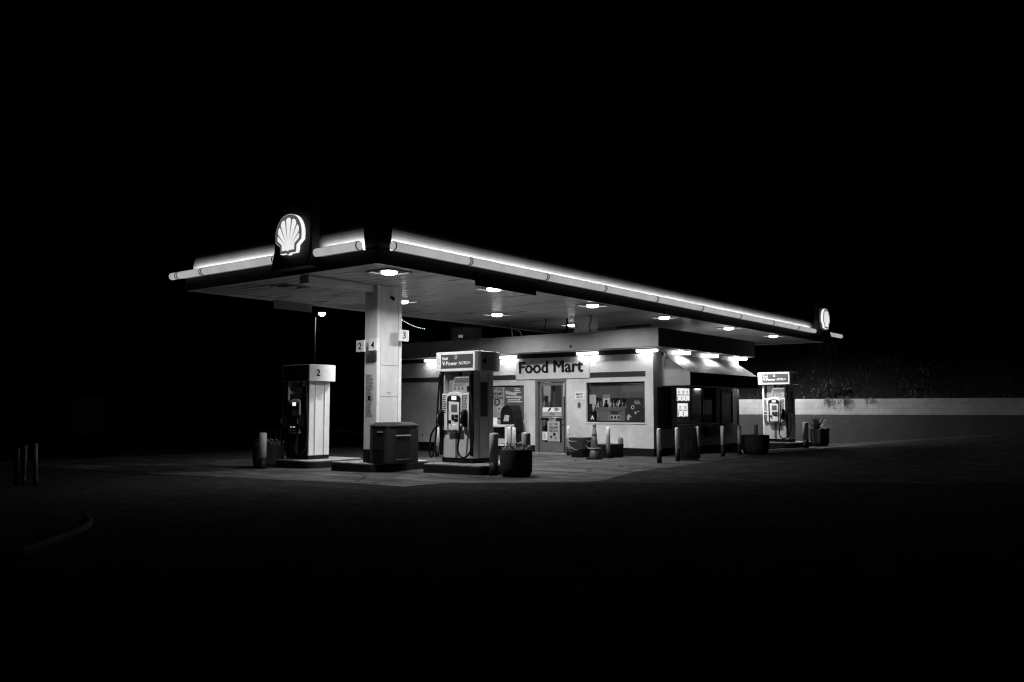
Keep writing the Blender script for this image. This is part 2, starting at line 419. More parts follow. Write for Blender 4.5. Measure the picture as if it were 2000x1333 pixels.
# hidden-from-below strip lamps that sit on the ledge behind the tubes
for k, (a, b) in enumerate(((CX0+.16, -15.25), (-14.0, -12.74))):
    o = part('strip_lamp', MB().box(a, b, CY0+.034, CY0+.036, S+.36, S+.42), M['lamp_strip'], can)
    part('cover', MB().box(a, b, CY0+.02, CY0+.033, S+.27, S+.424), M['dark'], o)
for k, (a, b) in enumerate(((12.08, 35.7), (36.98, CY1-.3))):
    o = part('strip_lamp', MB().box(CX1-.036, CX1-.034, a, b, S+.36, S+.42), M['lamp_strip'], can)
    part('cover', MB().box(CX1-.033, CX1-.02, a, b, S+.27, S+.424), M['dark'], o)
TZ = S+.335
def light_tube(p0, p1, dark_ends=(0, 0)):
    d = (Vector(p1)-Vector(p0)); L_ = d.length; d.normalize()
    o = part('light_tube', MB().tube([Vector(p0)+d*.002, Vector(p1)-d*.002], .083, 20), M['tube'], can)
    for e in (Vector(p0)+d*.006, Vector(p1)-d*.036): part('end_ring', MB().tube([e, e+d*.03], .0875, 20), M['dark'], o)
    n = Vector((0, 0, 1)).cross(d).normalized()
    a = Vector(p0)+Vector((0, 0, .088)); b = Vector(p1)+Vector((0, 0, .088))
    part('cover_strip', MB().tube([a, b], .007, 6), M['dark'], o)
    return o
ty = CY0-.10
for a, b in ((-19.25, -18.95), (-18.92, -17.95), (-17.92, -15.28), (-14.02, -12.68)):
    light_tube((a, ty, TZ), (b, ty, TZ))
tx = CX1+.10
ys_ = [11.93, 14.2, 17.0, 19.6, 22.4, 25.3, 28.2, 31.1, 33.6, 35.6]
for a, b in zip(ys_, ys_[1:]): light_tube((tx, a, TZ), (tx, b-.02, TZ))
light_tube((tx, 37.1, TZ), (tx, 38.9, TZ))
for a in ys_[1:-1]: part('tube_bracket', MB().box(CX1+.0, tx, a-.02, a+.005, TZ-.03, TZ+.02), M['dark'], can)
for a in (-18.93, -17.93, -16.6, -13.4): part('tube_bracket', MB().box(a-.012, a+.012, ty, CY0, TZ-.03, TZ+.02), M['dark'], can)

# lit scallop emblems
half = [(0, 1.), (.2, .985), (.42, .92), (.62, .8), (.8, .6), (.92, .38), (.99, .12), (1., -.12), (.98, -.36), (.63, -.62), (.6, -1.), (.13, -1.), (.06, -1.07)]
OUT = half+[(-x, y) for x, y in half[::-1][:-1]]
def hit(c, ang, poly):
    dx, dy = math.sin(ang), math.cos(ang); best = 9
    for (x0, y0), (x1, y1) in zip(poly, poly[1:]+poly[:1]):
        ex, ey = x1-x0, y1-y0; den = dx*ey-dy*ex
        if abs(den) < 1e-9: continue
        t = ((x0-c[0])*ey-(y0-c[1])*ex)/den; u = ((x0-c[0])*dy-(y0-c[1])*dx)/den
        if t > .2 and 0 <= u <= 1: best = min(best, t)
    return best
def emblem_sign(loc, rz, label):
    t = thing('emblem_sign', label, 'lit sign', loc, 'lit scallop signs on the canopy edge', rz)
    w = .60
    sx, sz = .425, .405
    # backing panel: leans out toward its foot
    mb = MB().prism([(-.02, -.72), (-.34, -.70), (-.30, -.55), (-.25, -.30), (-.25, .68), (-.02, .68)], 'yz', -w, w)
    part('backing_panel', mb, M['blackfascia'], t, .03)
    mb = MB().prism([(x*sx, y*sz) for x, y in OUT], 'xz', -.345, -.255)
    e = part('emblem', mb, M['emb_edge'], t)
    mb = MB().prism([(x*sx*.985, y*sz*.985) for x, y in OUT], 'xz', -.349, -.3455); part('rim', mb, M['emb_rim'], e)
    inner = [(x*.82, y*.82+.0) for x, y in OUT]
    c = (0, -.80); mb = MB(); n = 7; tot = R(62); st = 2*tot/n
    for i in range(n):
        a0 = -tot+i*st; a1 = a0+st; pts = []
        rin = .30
        go, gi = R(1.9), R(.85)
        pts.append((c[0]+rin*math.sin(a0+gi), c[1]+rin*math.cos(a0+gi)))
        for k in range(7):
            f = k/6; a = a0+go+(st-2*go)*f; ro = hit(c, a, inner)*(1-.055*abs(2*f-1)**3)
            pts.append((c[0]+ro*math.sin(a), c[1]+ro*math.cos(a)))
        pts.append((c[0]+rin*math.sin(a1-gi), c[1]+rin*math.cos(a1-gi)))
        mb.prism([(x*sx, y*sz) for x, y in pts], 'xz', -.354, -.3495)
    b = [(-.47, -.84), (-.09, -.84), (0, -.9), (.09, -.84), (.47, -.84), (.48, -.5)]+[(c[0]+.32*math.sin(a), c[1]+.32*math.cos(a)) for a in [R(58-x*11.6) for x in range(11)]]+[(-.48, -.5)]
    mb.prism([(x*sx, y*sz) for x, y in b], 'xz', -.3555, -.3545)
    part('fan', mb, M['emb_face'], e)
    return t
emblem_sign((-14.57, CY0+.02, 4.93), 0, 'glowing white scallop emblem on dark panel, larger one on the canopy front')
emblem_sign((CX1-.02, 36.35, 5.06), R(90), 'glowing white scallop emblem on the far end of the canopy side')
# hanging boards under the fascia
t = thing('clearance_sign', 'black clearance board hanging below the lit canopy side edge', 'sign', (CX1+.0, 15.6, S+.02))
part('board', MB().box(.004, .035, -1.1, 1.1, -.16, .16), M['black'], t, .006)
part('print', lines_x(MB(), -.8, .8, -.06, .08, .036, 1, 4, .8), M['dark'], t)
one('hanging_board', MB().box(-.03, .03, -.62, .62, -.22, -.02), M['midgrey'], 'pale blank board hanging from the rear edge of the canopy', 'board', (CX0+.05, 14.72, S), bevel=.006)

# canopy downlights
EN, SPR = 140., 156.
def downlight(loc, label, lit=True, gain=1., spr=None):
    t = thing('canopy_light', label, 'ceiling light', loc, 'square downlights in the canopy ceiling')
    r = .33
    mb = MB()
    for a in ((-r, r, -r, -r+.025), (-r, r, r-.025, r), (-r, -r+.025, -r+.0255, r-.0255), (r-.025, r, -r+.0255, r-.0255)): mb.box(*a, -.03, -.002)
    part('frame', mb, M['white2'], t)
    part('reflector', MB().box(-r+.03, r-.03, -r+.03, r-.03, -.008, -.002), M['dark'], t)
    part('lens', MB().lathe([(.165, -.009), (.165, -.03), (.15, -.05), (.11, -.066), (.05, -.074), (.002, -.076)], (0, 0, 0), 28), M['lamp_main'] if lit else M['grey'], t)
    if lit:
        la = bpy.data.lights.new('downlight_beam', 'AREA'); la.shape = 'DISK'; la.size = .34; la.energy = EN*gain; la.spread = R(spr or SPR)
        lo = bpy.data.objects.new('downlight_beam', la); COL.objects.link(lo); lo.parent = t; lo.location = (0, 0, -.085)
    return t
LX = -12.9
for (x, y), lab in zip(((-13.0, 12.62), (LX, 15.9), (-12.88, 20.1), (-12.85, 24.1), (-12.8, 28.65), (-12.8, 32.7)), (
        'bright round downlight in square frame nearest the canopy corner', 'bright downlight beside the black clearance board', 'bright downlight above the shop window, in the row along the lit edge',
        'bright downlight over the shop roof corner', 'bright downlight over the awning side, second from the far end', 'bright downlight at the far end of the canopy, above the last pump')):
    downlight((x, y, S), lab, gain=2.5 if 28 < y < 30 else 1.7 if y > 28 else 1., spr=172 if y > 28 else None)
for (x, y), lab in zip(((-16.35, 20.3), (-16.4, 24.35), (-16.3, 16.3), (-16.4, 32.7)), (
        'bright downlight in the inner row, seen right of the front column', 'bright downlight in the inner row beside the roof column', 'bright downlight of the inner row half hidden behind the front column', 'bright downlight of the inner row at the far end, behind the shop parapet')):
    downlight((x, y, S), lab, gain=1.4 if y < 17 else 1.)
downlight((-16.3, 12.7, S), 'dark unlit downlight in the canopy ceiling below the front emblem', False)

# front column
PX0, PX1, PY0, PY1 = -14.99, -14.58, 13.81, 14.58
gz = g(-14.8, 14)
col_ = thing('canopy_column', 'pale rectangular column with panels holding the canopy front, beside the bin', 'column', (0, 0, 0), 'columns under the canopy')
part('shaft', MB().box(PX0, PX1-.02, PY0, PY1, gz+.2, S-.002), M['column'], col_, .006)
mb = MB().box(PX1-.0195, PX1, PY0, PY0+.1, .4, S-.002).box(PX1-.0195, PX1, PY1-.1, PY1, .4, S-.002)
part('corner_trim', mb, M['white'], col_, .004)
mb = MB()
for z0, z1 in ((.45, 1.635), (1.645, 2.345), (2.355, S-.004)): mb.box(PX1-.0195, PX1-.004, PY0+.108, PY1-.108, z0, z1)
part('access_panel', mb, M['column'], col_, .002)
mb = MB()
for z0 in (1.638, 2.348): mb.box(PX1-.0195, PX1-.0035, PY0+.108, PY1-.108, z0, z0+.006)
mb.box(PX1-.0195, PX1-.0035, PY0+.101, PY0+.107, .45, S-.004).box(PX1-.0195, PX1-.0035, PY1-.107, PY1-.101, .45, S-.004)
part('seam', mb, M['ink'], col_)
part('plinth', MB().box(PX0-.006, PX1-.03, PY0-.006, PY0+.4, gz+.2, .46), M['dark'], col_)
part('plate', MB().box(PX1-.004, PX1+.001, PY0+.32, PY0+.44, 1.72, 1.735), M['midgrey'], col_)
n = part('notice', MB().box(PX0+.05, PX1-.09, PY0-.003, PY0-.0005, 1.17, 2.16), M['white2'], col_)
part('print', lines_y(MB(), PX0+.065, PX1-.11, 1.19, 2.14, PY0-.0035, 30, 3), M['inkgrey'], n)
part('symbol', MB().box(PX0+.13, PX0+.21, PY0-.0075, PY0-.0045, 1.56, 1.66), M['ink'], n)
part('camera', MB().tube([(PX1-.003, 14.22, 3.92), (PX1+.05, 14.24, 3.9)], .035, 12).sphere((PX1+.06, 14.24, 3.88), .04), M['dark'], col_)
def number_sign(loc, num, label, face):
    t = thing('number_sign', label, 'number sign', loc, 'pump number plates on the column')
    if face == '-y':
        part('plate', MB().box(-.13, .13, 0, .05, -.13, .13), M['white'], t, .004)
        text('numeral', num, M['ink'], t, '-y', (0, -.003, 0), height=.15, bold=.02, align='C', depth=.004)
    else:
        part('plate', MB().box(-.05, 0, -.15, .15, -.13, .13), M['white'], t, .004)
        text('numeral', num, M['ink'], t, '+x', (.003, 0, 0), height=.15, bold=.02, align='C', depth=.004)
number_sign((-14.93, PY0-.2, 2.78), '2', 'white plate reading 2 on the left edge of the column', '-y')
number_sign((-14.52, PY0-.2, 2.79), '4', 'white plate reading 4 on the near corner of the column', '-y')
part('sign_arm', MB().box(-14.86, -14.84, PY0-.15, PY0, 2.72, 2.85).box(-14.62, -14.60, PY0-.15, PY0, 2.72, 2.85), M['steel_edge'], col_)
number_sign((PX1+.16, 14.50, 3.05), '3', 'white plate reading 3 on the right edge of the column', '+x')
part('sign_arm', MB().box(PX1, PX1+.11, 14.5, 14.52, 2.98, 3.12), M['steel_edge'], col_)
# rear column standing on the shop
rc = thing('canopy_column', 'short pale column rising from the shop roof to the canopy', 'column', (0, 0, 0), 'columns under the canopy')
part('shaft', MB().box(-14.95, -14.55, 22.3, 22.95, 3.3, S-.002), M['white'], rc, .006)
part('corner_trim', MB().box(-14.549, -14.54, 22.3, 22.42, 3.3, S-.003).box(-14.549, -14.54, 22.83, 22.95, 3.3, S-.003), M['white'], rc)

# ------------------------------------------------------------------ pump islands
def rrect(x0, x1, y0, y1, r, corners=(1, 1, 1, 1)):
    pts = []
    for (cx, cy, a0, k) in ((x1-r, y0+r, -90, corners[0]), (x1-r, y1-r, 0, corners[1]), (x0+r, y1-r, 90, corners[2]), (x0+r, y0+r, 180, corners[3])):
        if k: pts += [(cx+r*math.cos(R(a0+i*15)), cy+r*math.sin(R(a0+i*15))) for i in range(7)]
        else: pts.append((cx+r*math.copysign(1, math.cos(R(a0+45))), cy+r*math.copysign(1, math.sin(R(a0+45)))))
    return pts
def island(x0, x1, y0, y1, z, label):
    t = thing('pump_island', label, 'kerb island', ((x0+x1)/2, (y0+y1)/2, z), 'raised islands under the pumps')
    a, b = (x1-x0)/2, (y1-y0)/2
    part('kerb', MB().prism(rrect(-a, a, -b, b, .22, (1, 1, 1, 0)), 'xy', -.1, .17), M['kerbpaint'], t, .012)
    part('top', MB().prism(rrect(-a+.012, a-.012, -b+.012, b-.012, .22, (1, 1, 1, 0)), 'xy', .1705, .2), M['island'], t, .008)
island(-13.3, -11.62, 13.98, 15.7, 0, 'raised concrete island under the middle pump marked 4')
island(-15.72, -14.28, 13.5, 15.3, gz, 'raised concrete island under the column and the hooded bin')
island(-18.9, -16.75, 13.72, 15.5, g(-17.7, 14.5), 'raised concrete island under the left pump marked 2')
island(-13.3, -10.9, 29.8, 31.6, .03, 'raised concrete island under the far pump marked 7')

# ------------------------------------------------------------------ fuel pumps
def fuel_pump(loc, num, label, left_hose=True, black=False, sticker=True):
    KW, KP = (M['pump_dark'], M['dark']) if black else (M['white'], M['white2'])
    t = thing('fuel_pump', label, 'fuel pump', loc, 'fuel pumps under the canopy')
    W, D = .455, .36
    part('base', MB().box(-W+.01, W-.01, -D+.02, D-.02, 0, .1), M['dark'], t)
    cab = part('cabinet', MB().box(-W+.06, W-.06, -D, D, .101, 1.5), KP, t, .01)
    part('centre_strip', MB().box(-.04, .05, -D-.006, -D-.0005, .11, .66), M['midgrey'], cab)
    part('door_seam', MB().box(-W+.075, -W+.082, -D-.003, -D-.0005, .12, .66).box(W-.082, W-.075, -D-.003, -D-.0005, .12, .66), M['ink'], cab)
    part('upper_cabinet', MB().box(-W+.12, -.05, -D+.12, D-.12, 1.501, 1.985), M['steel'], t, .01)
    part('post', MB().box(-.045, -.005, -D+.12, -D+.16, 1.501, 1.985).box(W-.10, W-.06, D-.14, D-.1, 1.501, 1.985), M['black'], t)
    part('sticker', MB().box(-.15, -.07, -D+.116, -D+.119, 1.6, 1.75), M['inkgrey'], t)
    for s in (-1, 1):
        e = part('end_panel', MB().box(*sorted((s*(W-.059), s*W)), -D+.02, D-.02, .101, 1.985), M['white'] if s > 0 else M['white'], t, .012)
        part('rib', MB().box(*sorted((s*W, s*(W+.022))), -.16, -.13, .12, 1.97).box(*sorted((s*W, s*(W+.022))), .15, .18, .12, 1.97), M['white'], e, .008)
        if s > 0 or left_hose: part('hose_rail', MB().box(*sorted((s*(W-.05), s*(W+.012))), -D-.045, -D+.015, .16, 1.985), M['black'], t, .01)
    if sticker:
        s_ = part('warning_sticker', MB().box(W, W+.002, -.115, .135, 1.0, 1.75), M['midgrey'], t)
        part('print', lines_x(MB(), -.09, .11, 1.02, 1.73, W+.003, 8, 8, .35), M['inkgrey'], s_)
    else:
        s_ = part('warning_sticker', MB().box(W, W+.002, -.08, .08, 1.5, 1.62), M['white2'], t)
    # advertising topper
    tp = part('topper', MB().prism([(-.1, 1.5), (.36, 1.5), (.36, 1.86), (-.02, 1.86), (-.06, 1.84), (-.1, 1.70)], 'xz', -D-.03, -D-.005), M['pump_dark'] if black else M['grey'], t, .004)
    part('heading', MB().box(-.05, .35, -D-.034, -D-.031, 1.73, 1.84), M['midgrey'], tp)
    mb = MB()
    for k in range(3): mb.box(-.06+k*.11, -.01+k*.11, -D-.034, -D-.031, 1.58, 1.64)
    lines_y(mb, -.06, .34, 1.65, 1.72, -D-.031, 2, 5)
    part('print', mb, M['inkgrey'], tp)
    # console
    yf = -D-.09
    for x0, x1, n_, sd in ((-W+.07, -.235, 10, 2), (.215, W-.07, 12, 6)):
        side = part('side_panel', MB().box(x0, x1, -D-.06, -D-.001, .70, 1.5), KW, t, .01)
        part('print', lines_y(MB(), x0+.015, x1-.015, 1.07, 1.47, -D-.061, n_, sd), M['ink'], side)
    arch = [(-.215, .66), (.195, .66), (.205, 1.0), (.215, 1.42)]+[(-.01+.225*math.cos(R(a)), 1.44+.10*math.sin(R(a))) for a in range(15, 170, 15)]+[(-.235, 1.42), (-.225, 1.0)]
    con = part('console', MB().prism(arch, 'xz', yf, -D-.0005), M['white'], t, .012)
    arch2 = [(-.19, .68), (.17, .68), (.185, 1.38)]+[(-.01+.195*math.cos(R(a)), 1.40+.07*math.sin(R(a))) for a in range(15, 170, 15)]+[(-.205, 1.38)]
    bz = part('bezel', MB().prism(arch2, 'xz', yf-.012, yf-.0005), M['dark'], con, .004)
    part('screen', MB().box(-.07, .07, yf-.018, yf-.0125, 1.36, 1.45), M['screen'], con)
    part('display_panel', MB().prism([(-.15, .70), (.14, .70), (.155, 1.31), (-.145, 1.33)], 'xz', yf-.018, yf-.0125), KW, con, .003)
    part('display', MB().box(-.07, .10, yf-.024, yf-.0185, 1.10, 1.26).box(-.05, .08, yf-.027, yf-.0245, 1.12, 1.22), M['midgrey'], con)
    mb = MB().box(-.06, .02, yf-.026, yf-.0185, .92, 1.04).box(.03, .13, yf-.026, yf-.0185, .97, 1.04).box(.01, .13, yf-.026, yf-.0185, .89, .955).box(-.135, -.075, yf-.05, yf-.0185, .86, .92)
    part('keypad', mb, M['dark'], con, .003)
    for k in (-.11, -.01, .04, .09): part('grade_button', MB().tube([(k, yf-.0185, .735), (k, yf-.03, .735)], .021, 12), M['white'], con)
    for k in (-.11, -.01, .04): part('lit_label', MB().box(k-.018, k+.018, yf-.024, yf-.0185, .81, .83), M['keylit'], con)
    # nozzles and hoses
    def nozzle(x):
        mb = MB().box(x-.055, x+.055, -D-.13, -D-.062, .78, 1.14).prism([(-D-.131, .80), (-D-.20, .86), (-D-.21, 1.04), (-D-.17, 1.12), (-D-.131, 1.12)], 'yz', x-.04, x+.04)
        o = part('nozzle', mb, M['black'], t, .02)
        part('lever', MB().tube([(x, -D-.2, .9), (x, -D-.235, .95), (x, -D-.215, 1.04)], .01, 6), M['steel_edge'], o)
    nozzle(.30)
    def hose(sgn, x, pts): part('hose', MB().tube(pts, .021, 10), M['black'], t)
    def smooth(P, n=8):
        P = [Vector(p) for p in P]; out = []
        for i in range(len(P)-1):
            p0, p1, p2, p3 = P[max(i-1, 0)], P[i], P[i+1], P[min(i+2, len(P)-1)]
            for k in range(n):
                u = k/n
                out.append(.5*((2*p1)+(-p0+p2)*u+(2*p0-5*p1+4*p2-p3)*u*u+(-p0+3*p1-3*p2+p3)*u**3))
        return out+[P[-1]]
    hose(1, .3, smooth([(W-.02, -D-.08, 1.93), (W+.03, -D-.10, 1.5), (W+.12, -D-.14, .95), (W+.15, -D-.17, .5), (W+.07, -D-.2, .22), (W-.1, -D-.22, .13), (W-.23, -D-.22, .26), (.23, -D-.2, .5), (.27, -D-.16, .8)]))
    part('hose_clamp', MB().box(W-.07, W+.04, -D-.13, -D-.05, 1.53, 1.66), M['black'], t, .015)
    if left_hose:
        nozzle(-.37)
        hose(-1, -.37, smooth([(-W+.02, -D-.08, 1.93), (-W-.02, -D-.1, 1.3), (-W-.03, -D-.13, .7), (-W-.06, -D-.17, .25), (-W-.10, -D-.2, .12), (-W-.14, -D-.22, .22), (-W-.1, -D-.22, .6), (-.4, -D-.17, .82)]))
    else:
        mb = MB().box(-.38, -.27, -D-.064, -D-.0605, .72, .93).box(-.38, -.27, -D-.064, -D-.0605, .96, 1.03); part('label_panel', mb, M['midgrey'], t)
    # valance
    x1, ys2, HA = .56, .43, R(32)
    arc = []
    for k in range(13):
        a = -HA+2*HA*k/12; rr = ys2/math.sin(HA); arc.append((x1-rr*math.cos(HA)+rr*math.cos(a), rr*math.sin(a)))
    poly = arc+[(-x, -y) for x, y in arc]
    v = part('valance', MB().prism(poly, 'xy', 1.986, 2.41), M['white'], t, .01)
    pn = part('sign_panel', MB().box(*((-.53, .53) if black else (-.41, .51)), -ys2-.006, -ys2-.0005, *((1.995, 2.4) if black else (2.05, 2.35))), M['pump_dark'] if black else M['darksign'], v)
    for txt, sx, x, z, w in () if black else (('Shell', 0, -.37, 2.235, .16), ('V-Power', 0, -.37, 2.115, .44), ('NiTRO+', .3, .11, 2.125, .34)):
        text('lettering', txt, M['lettering'], v, '-y', (x, -ys2-.009, z), width=w, heavy=.02, shear=sx, depth=.002)
    if not black: part('ring_mark', MB().tube([(.03+.03*math.cos(R(a)), -ys2-.008, 2.285+.035*math.sin(R(a))) for a in range(0, 361, 30)], .007, 6, caps=False), M['lettering'], v)
    if not black: part('scallop_outline', MB().tube([(-.485+.035*math.cos(R(q)), -ys2-.002, 2.21+.055*math.sin(R(q))) for q in range(-60, 241, 20)]+[(-.467, -ys2-.002, 2.155)], .004, 5), M['inkgrey'], v)
    part('seam', MB().box(-.41, -.402, -ys2-.004, -ys2-.0005, 1.99, 2.4), M['midgrey'], v)
    a = R(-16); rr = ys2/math.sin(HA); px, py = x1-rr*math.cos(HA)+(rr+.004)*math.cos(a), (rr+.004)*math.sin(a)
    text('numeral', num, M['ink'], v, R(90)+a, (px, py, 2.2), height=.17, bold=.02, align='C', depth=.006)
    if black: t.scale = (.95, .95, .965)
    return t
fuel_pump((-12.83, 14.9, .2), '4', 'fuel pump marked 4 in the middle, with two hanging black hoses')
fuel_pump((-17.72, 14.45, g(-17.7, 14.5)+.2), '2', 'fuel pump marked 2 left of the column, with black front panels', black=True, sticker=False)
fuel_pump((-11.72, 30.3, .235), '7', 'brightly lit fuel pump marked 7 in front of the block wall', False)

# ------------------------------------------------------------------ hooded bin beside the column
bz_ = gz+.2
b = thing('waste_bin', 'dark hooded litter station with open slots beside the column', 'litter bin', (-14.22, 14.02, bz_))
HX, HY = .275, .49
part('body', MB().box(-HX+.012, HX-.012, -HY+.012, HY-.012, 0, .80), M['binbody'], b, .015)
for x in (-1, 1):
    for y in (-1, 1): part('corner_post', MB().box(*sorted((x*HX, x*(HX-.06))), *sorted((y*HY, y*(HY-.1))), 0, .795), M['binbody'], b, .02)
part('lid', MB().box(-HX-.006, HX+.006, -HY-.006, HY+.006, .801, .835).frustum(-HX-.004, HX+.004, -HY-.004, HY+.004, .8355, -.19, .19, -.38, .38, .90), M['binlid'], b, .012)
part('slot_shade', MB().box(HX-.0115, HX-.004, -.2, .2, .64, .79), M['ink'], b)  # black panel stands in for the shade inside the opening
part('slot_shade', MB().box(-.17, .17, -HY+.004, -HY+.0115, .3, .77), M['ink'], b)  # another black panel painted as a shaded opening
part('tray', MB().box(HX-.011, HX+.03, -.22, .22, .60, .625), M['white2'], b, .006)
part('tray', MB().box(-.02, .14, -HY-.02, -HY+.011, .68, .70), M['grey'], b, .004)
part('door_panel', MB().box(HX-.0115, HX-.002, -.25, .25, .07, .57), M['darkmetal'], b, .004)
part('door_panel', MB().box(-.17, .17, -HY+.002, -HY+.0115, .06, .27), M['black'], b, .004)
part('door_edge', MB().box(HX-.0015, HX+.003, -.22, .22, .085, .095), M['grey'], b)

# ------------------------------------------------------------------ bollards
def bollard(kind):
    r, h, wz = (.058, .88, .32) if kind == 'thin' else (.092, .87, .27)
    t = thing('bollard', '', 'bollard')
    part('foot', MB().lathe([(r+.004, -.1), (r+.004, wz)], seg=20), M['dark'], t)
    part('sleeve', MB().lathe([(r, wz-.01), (r, h-.04), (r*.93, h-.018), (r*.7, h-.004), (r*.01, h)], seg=20), M['white2'] if kind == 'thick' else M['white'], t)
    return t
protos = {}
def put_bollard(kind, x, y, label, group=None):
    loc = (x, y, g(x, y)+.005)
    if kind not in protos:
        t = protos[kind] = bollard(kind); t.location = loc; t['label'] = label
        if group: t['group'] = group
        return t
    return copy_thing(protos[kind], loc, label, group)
GA, GB = 'thin white bollards around the shop', 'thick bollards at the island ends'
put_bollard('thick', -11.50, 14.18, 'thick pale bollard left of the leafy planter, beside pump 4', GB)
put_bollard('thick', -11.18, 14.85, 'thick grey bollard behind the leafy planter beside pump 4', GB)
put_bollard('thick', -17.85, 13.2, 'thick white bollard in front of the flower planter by pump 2', GB)
put_bollard('thick', -10.52, 29.52, 'thick white bollard between far pump 7 and the agave planter', GB)
for (x, y), lab in zip(((-15.98, 20.4), (-15.3, 19.75), (-18.35, 19.9), (-15.18, 22.3), (-13.1, 21.2), (-10.81, 19.91), (-10.88, 21.02), (-11.09, 22.64), (-11.0, 24.07), (-10.98, 25.19), (-10.98, 26.45)), (
        'thin white bollard in front of the hooded kiosk, left of a pair', 'thin white bollard in front of the hooded kiosk, right of a pair', 'thin white bollard half hidden behind the left hose of pump 4',
        'thin white bollard against the wall behind the bagged bin', 'thin two-tone bollard below the shop front window', 'thin two-tone bollard at the shop corner, nearest on the side', 'thin bollard with wire on the left of the folding sign',
        'thin bollard in shade on the right of the folding sign', 'thin two-tone bollard standing alone below the awning end', 'thin dark bollard just left of the bowl planter', 'thin bollard showing its top above the bowl planter')):
    put_bollard('thin', x, y, lab, GA)
one('tie_wire', MB().tube([(0, -.06, .0), (.075, -.02, .01), (.08, .03, -.03), (.07, .12, -.05), (.06, .2, -.06)], .008, 6), M['steel_edge'], 'pale wire tied round the bollard left of the folding sign', 'wire', (-10.88, 21.02, .58))
for (x, y, lean, h), lab in zip(((-17.57, 7.49, .0, .70), (-17.48, 7.58, .01, .74), (-17.29, 7.70, -.05, .78)), ('dim white post at the far left, leftmost of three', 'dim white post at the far left, middle of three', 'dim leaning post at the far left, rightmost of three')):
    z = g(x, y)
    t = thing('marker_post', lab, 'post', (x, y, z), 'dim posts at the far left')
    part('shaft', MB().tube([(lean*-.4, 0, .22), (lean*.6, 0, h)], .04, 14), M['inkgrey'], t)
    part('foot', MB().tube([(lean*-.8, 0, -.05), (lean*-.4, 0, .22)], .046, 14), M['dark'], t)

# ------------------------------------------------------------------ planters and plants
def blade(mb, base, tip, w, bend=0.):
    b, t = Vector(base), Vector(tip); d = t-b; s = d.cross(Vector((0, 0, 1)))
    if s.length < 1e-4: s = Vector((1, 0, 0))
    s.normalize(); m_ = b+d*.5+Vector((0, 0, bend))
    v = [mb.bm.verts.new(p) for p in (b-s*w*.5, b+s*w*.5, m_+s*w*.5, m_-s*w*.5, t)]
    mb.bm.faces.new(v[:4]); mb.bm.faces.new((v[3], v[2], v[4]))
def leaves(mb, n, rx, ry, z0, z1, size, seed):
    rnd = random.Random(seed)
    for _ in range(n):
        a = rnd.uniform(0, 6.283); q = math.sqrt(rnd.random())
        p = Vector((rx*q*math.cos(a), ry*q*math.sin(a), rnd.uniform(z0, z1)*(1-.45*q)))
        d = Vector((rnd.gauss(0, 1), rnd.gauss(0, 1), rnd.gauss(.4, .7))).normalized()*size*rnd.uniform(.6, 1.4)
        blade(mb, p, p+d, size*.55, size*.12)
def planter(loc, prof, seg, label, soil_z, r, rot=0.):
    t = thing('planter', label, 'planter', loc, 'planters on the forecourt')
    part('pot', MB().lathe(prof, seg=seg, smooth=seg > 12, rot=rot), M['planter'], t, .012)
    part('soil', MB().lathe([(r, soil_z-.03), (r, soil_z)], seg=seg, rot=rot), M['dirt'], t)
    return t
def pot(R0, h, foot=.8):
    return [(R0*foot, 0), (R0*foot, h*.08), (R0*.97, h*.17), (R0, h*.3), (R0, h), (R0*.9, h), (R0*.88, h*.86)]
z = g(-11., 14.2)
planter((-10.98, 14.25, z), pot(.33, .55, .86), 24, 'dark round planter of leafy plants between two thick bollards', .49, .29)
mb = MB(); leaves(mb, 320, .28, .28, .0, .2, .06, 3); one('plant', mb, M['leaf'], 'low leafy plant in the planter beside pump 4', 'plant', (-10.98, 14.25, z+.5))
z = g(-18.3, 13.6)
planter((-18.35, 13.75, z), pot(.38, .56, .85), 10, 'faceted pale planter of flowers left of pump 2', .5, .33, .3)
mb = MB(); leaves(mb, 240, .32, .32, .0, .2, .06, 5); t = one('plant', mb, M['leaf'], 'flowering plant in the planter left of pump 2', 'plant', (-18.35, 13.75, z+.5))
mb = MB(); rnd = random.Random(4)
for _ in range(46): mb.sphere((rnd.uniform(-.3, .3), rnd.uniform(-.3, .3), rnd.uniform(.06, .2)), rnd.uniform(.008, .018), 6, 4)
part('blossom', mb, M['flower'], t)
z = g(-10.5, 25.85)
planter((-10.7, 25.70, z), [(.28, 0), (.34, .04), (.39, .14), (.415, .3), (.42, .58), (.38, .58), (.36, .5)], 28, 'wide dark bowl planter in shade below the awning end', .5, .36)
mb = MB(); leaves(mb, 60, .25, .25, .0, .09, .05, 9); one('plant', mb, M['leaf'], 'sparse low growth in the wide bowl planter', 'plant', (-10.7, 25.70, z+.5))
z = g(-10.3, 30.7)
planter((-10.43, 30.63, z), pot(.31, .60, .85), 8, 'octagonal planter holding an agave, by the block wall', .54, .27, .39)
mb = MB(); rnd = random.Random(11)
for i in range(34):
    a = i*2.39996; el = R(82-i*2.1); L_ = .52*rnd.uniform(.8, 1.05)
    d = Vector((math.cos(a)*math.cos(el), math.sin(a)*math.cos(el), math.sin(el)))
    blade(mb, d*.02, d*L_, .07, .02)
one('agave', mb, M['leaf'], 'spiky agave rosette in the octagonal planter', 'plant', (-10.5, 30.58, z+.55))
mb = MB(); leaves(mb, 90, .16, .16, .0, .12, .05, 19); one('plant', mb, M['leaf'], 'small dark shrub beside the agave', 'plant', (-10.27, 30.74, z+.53))

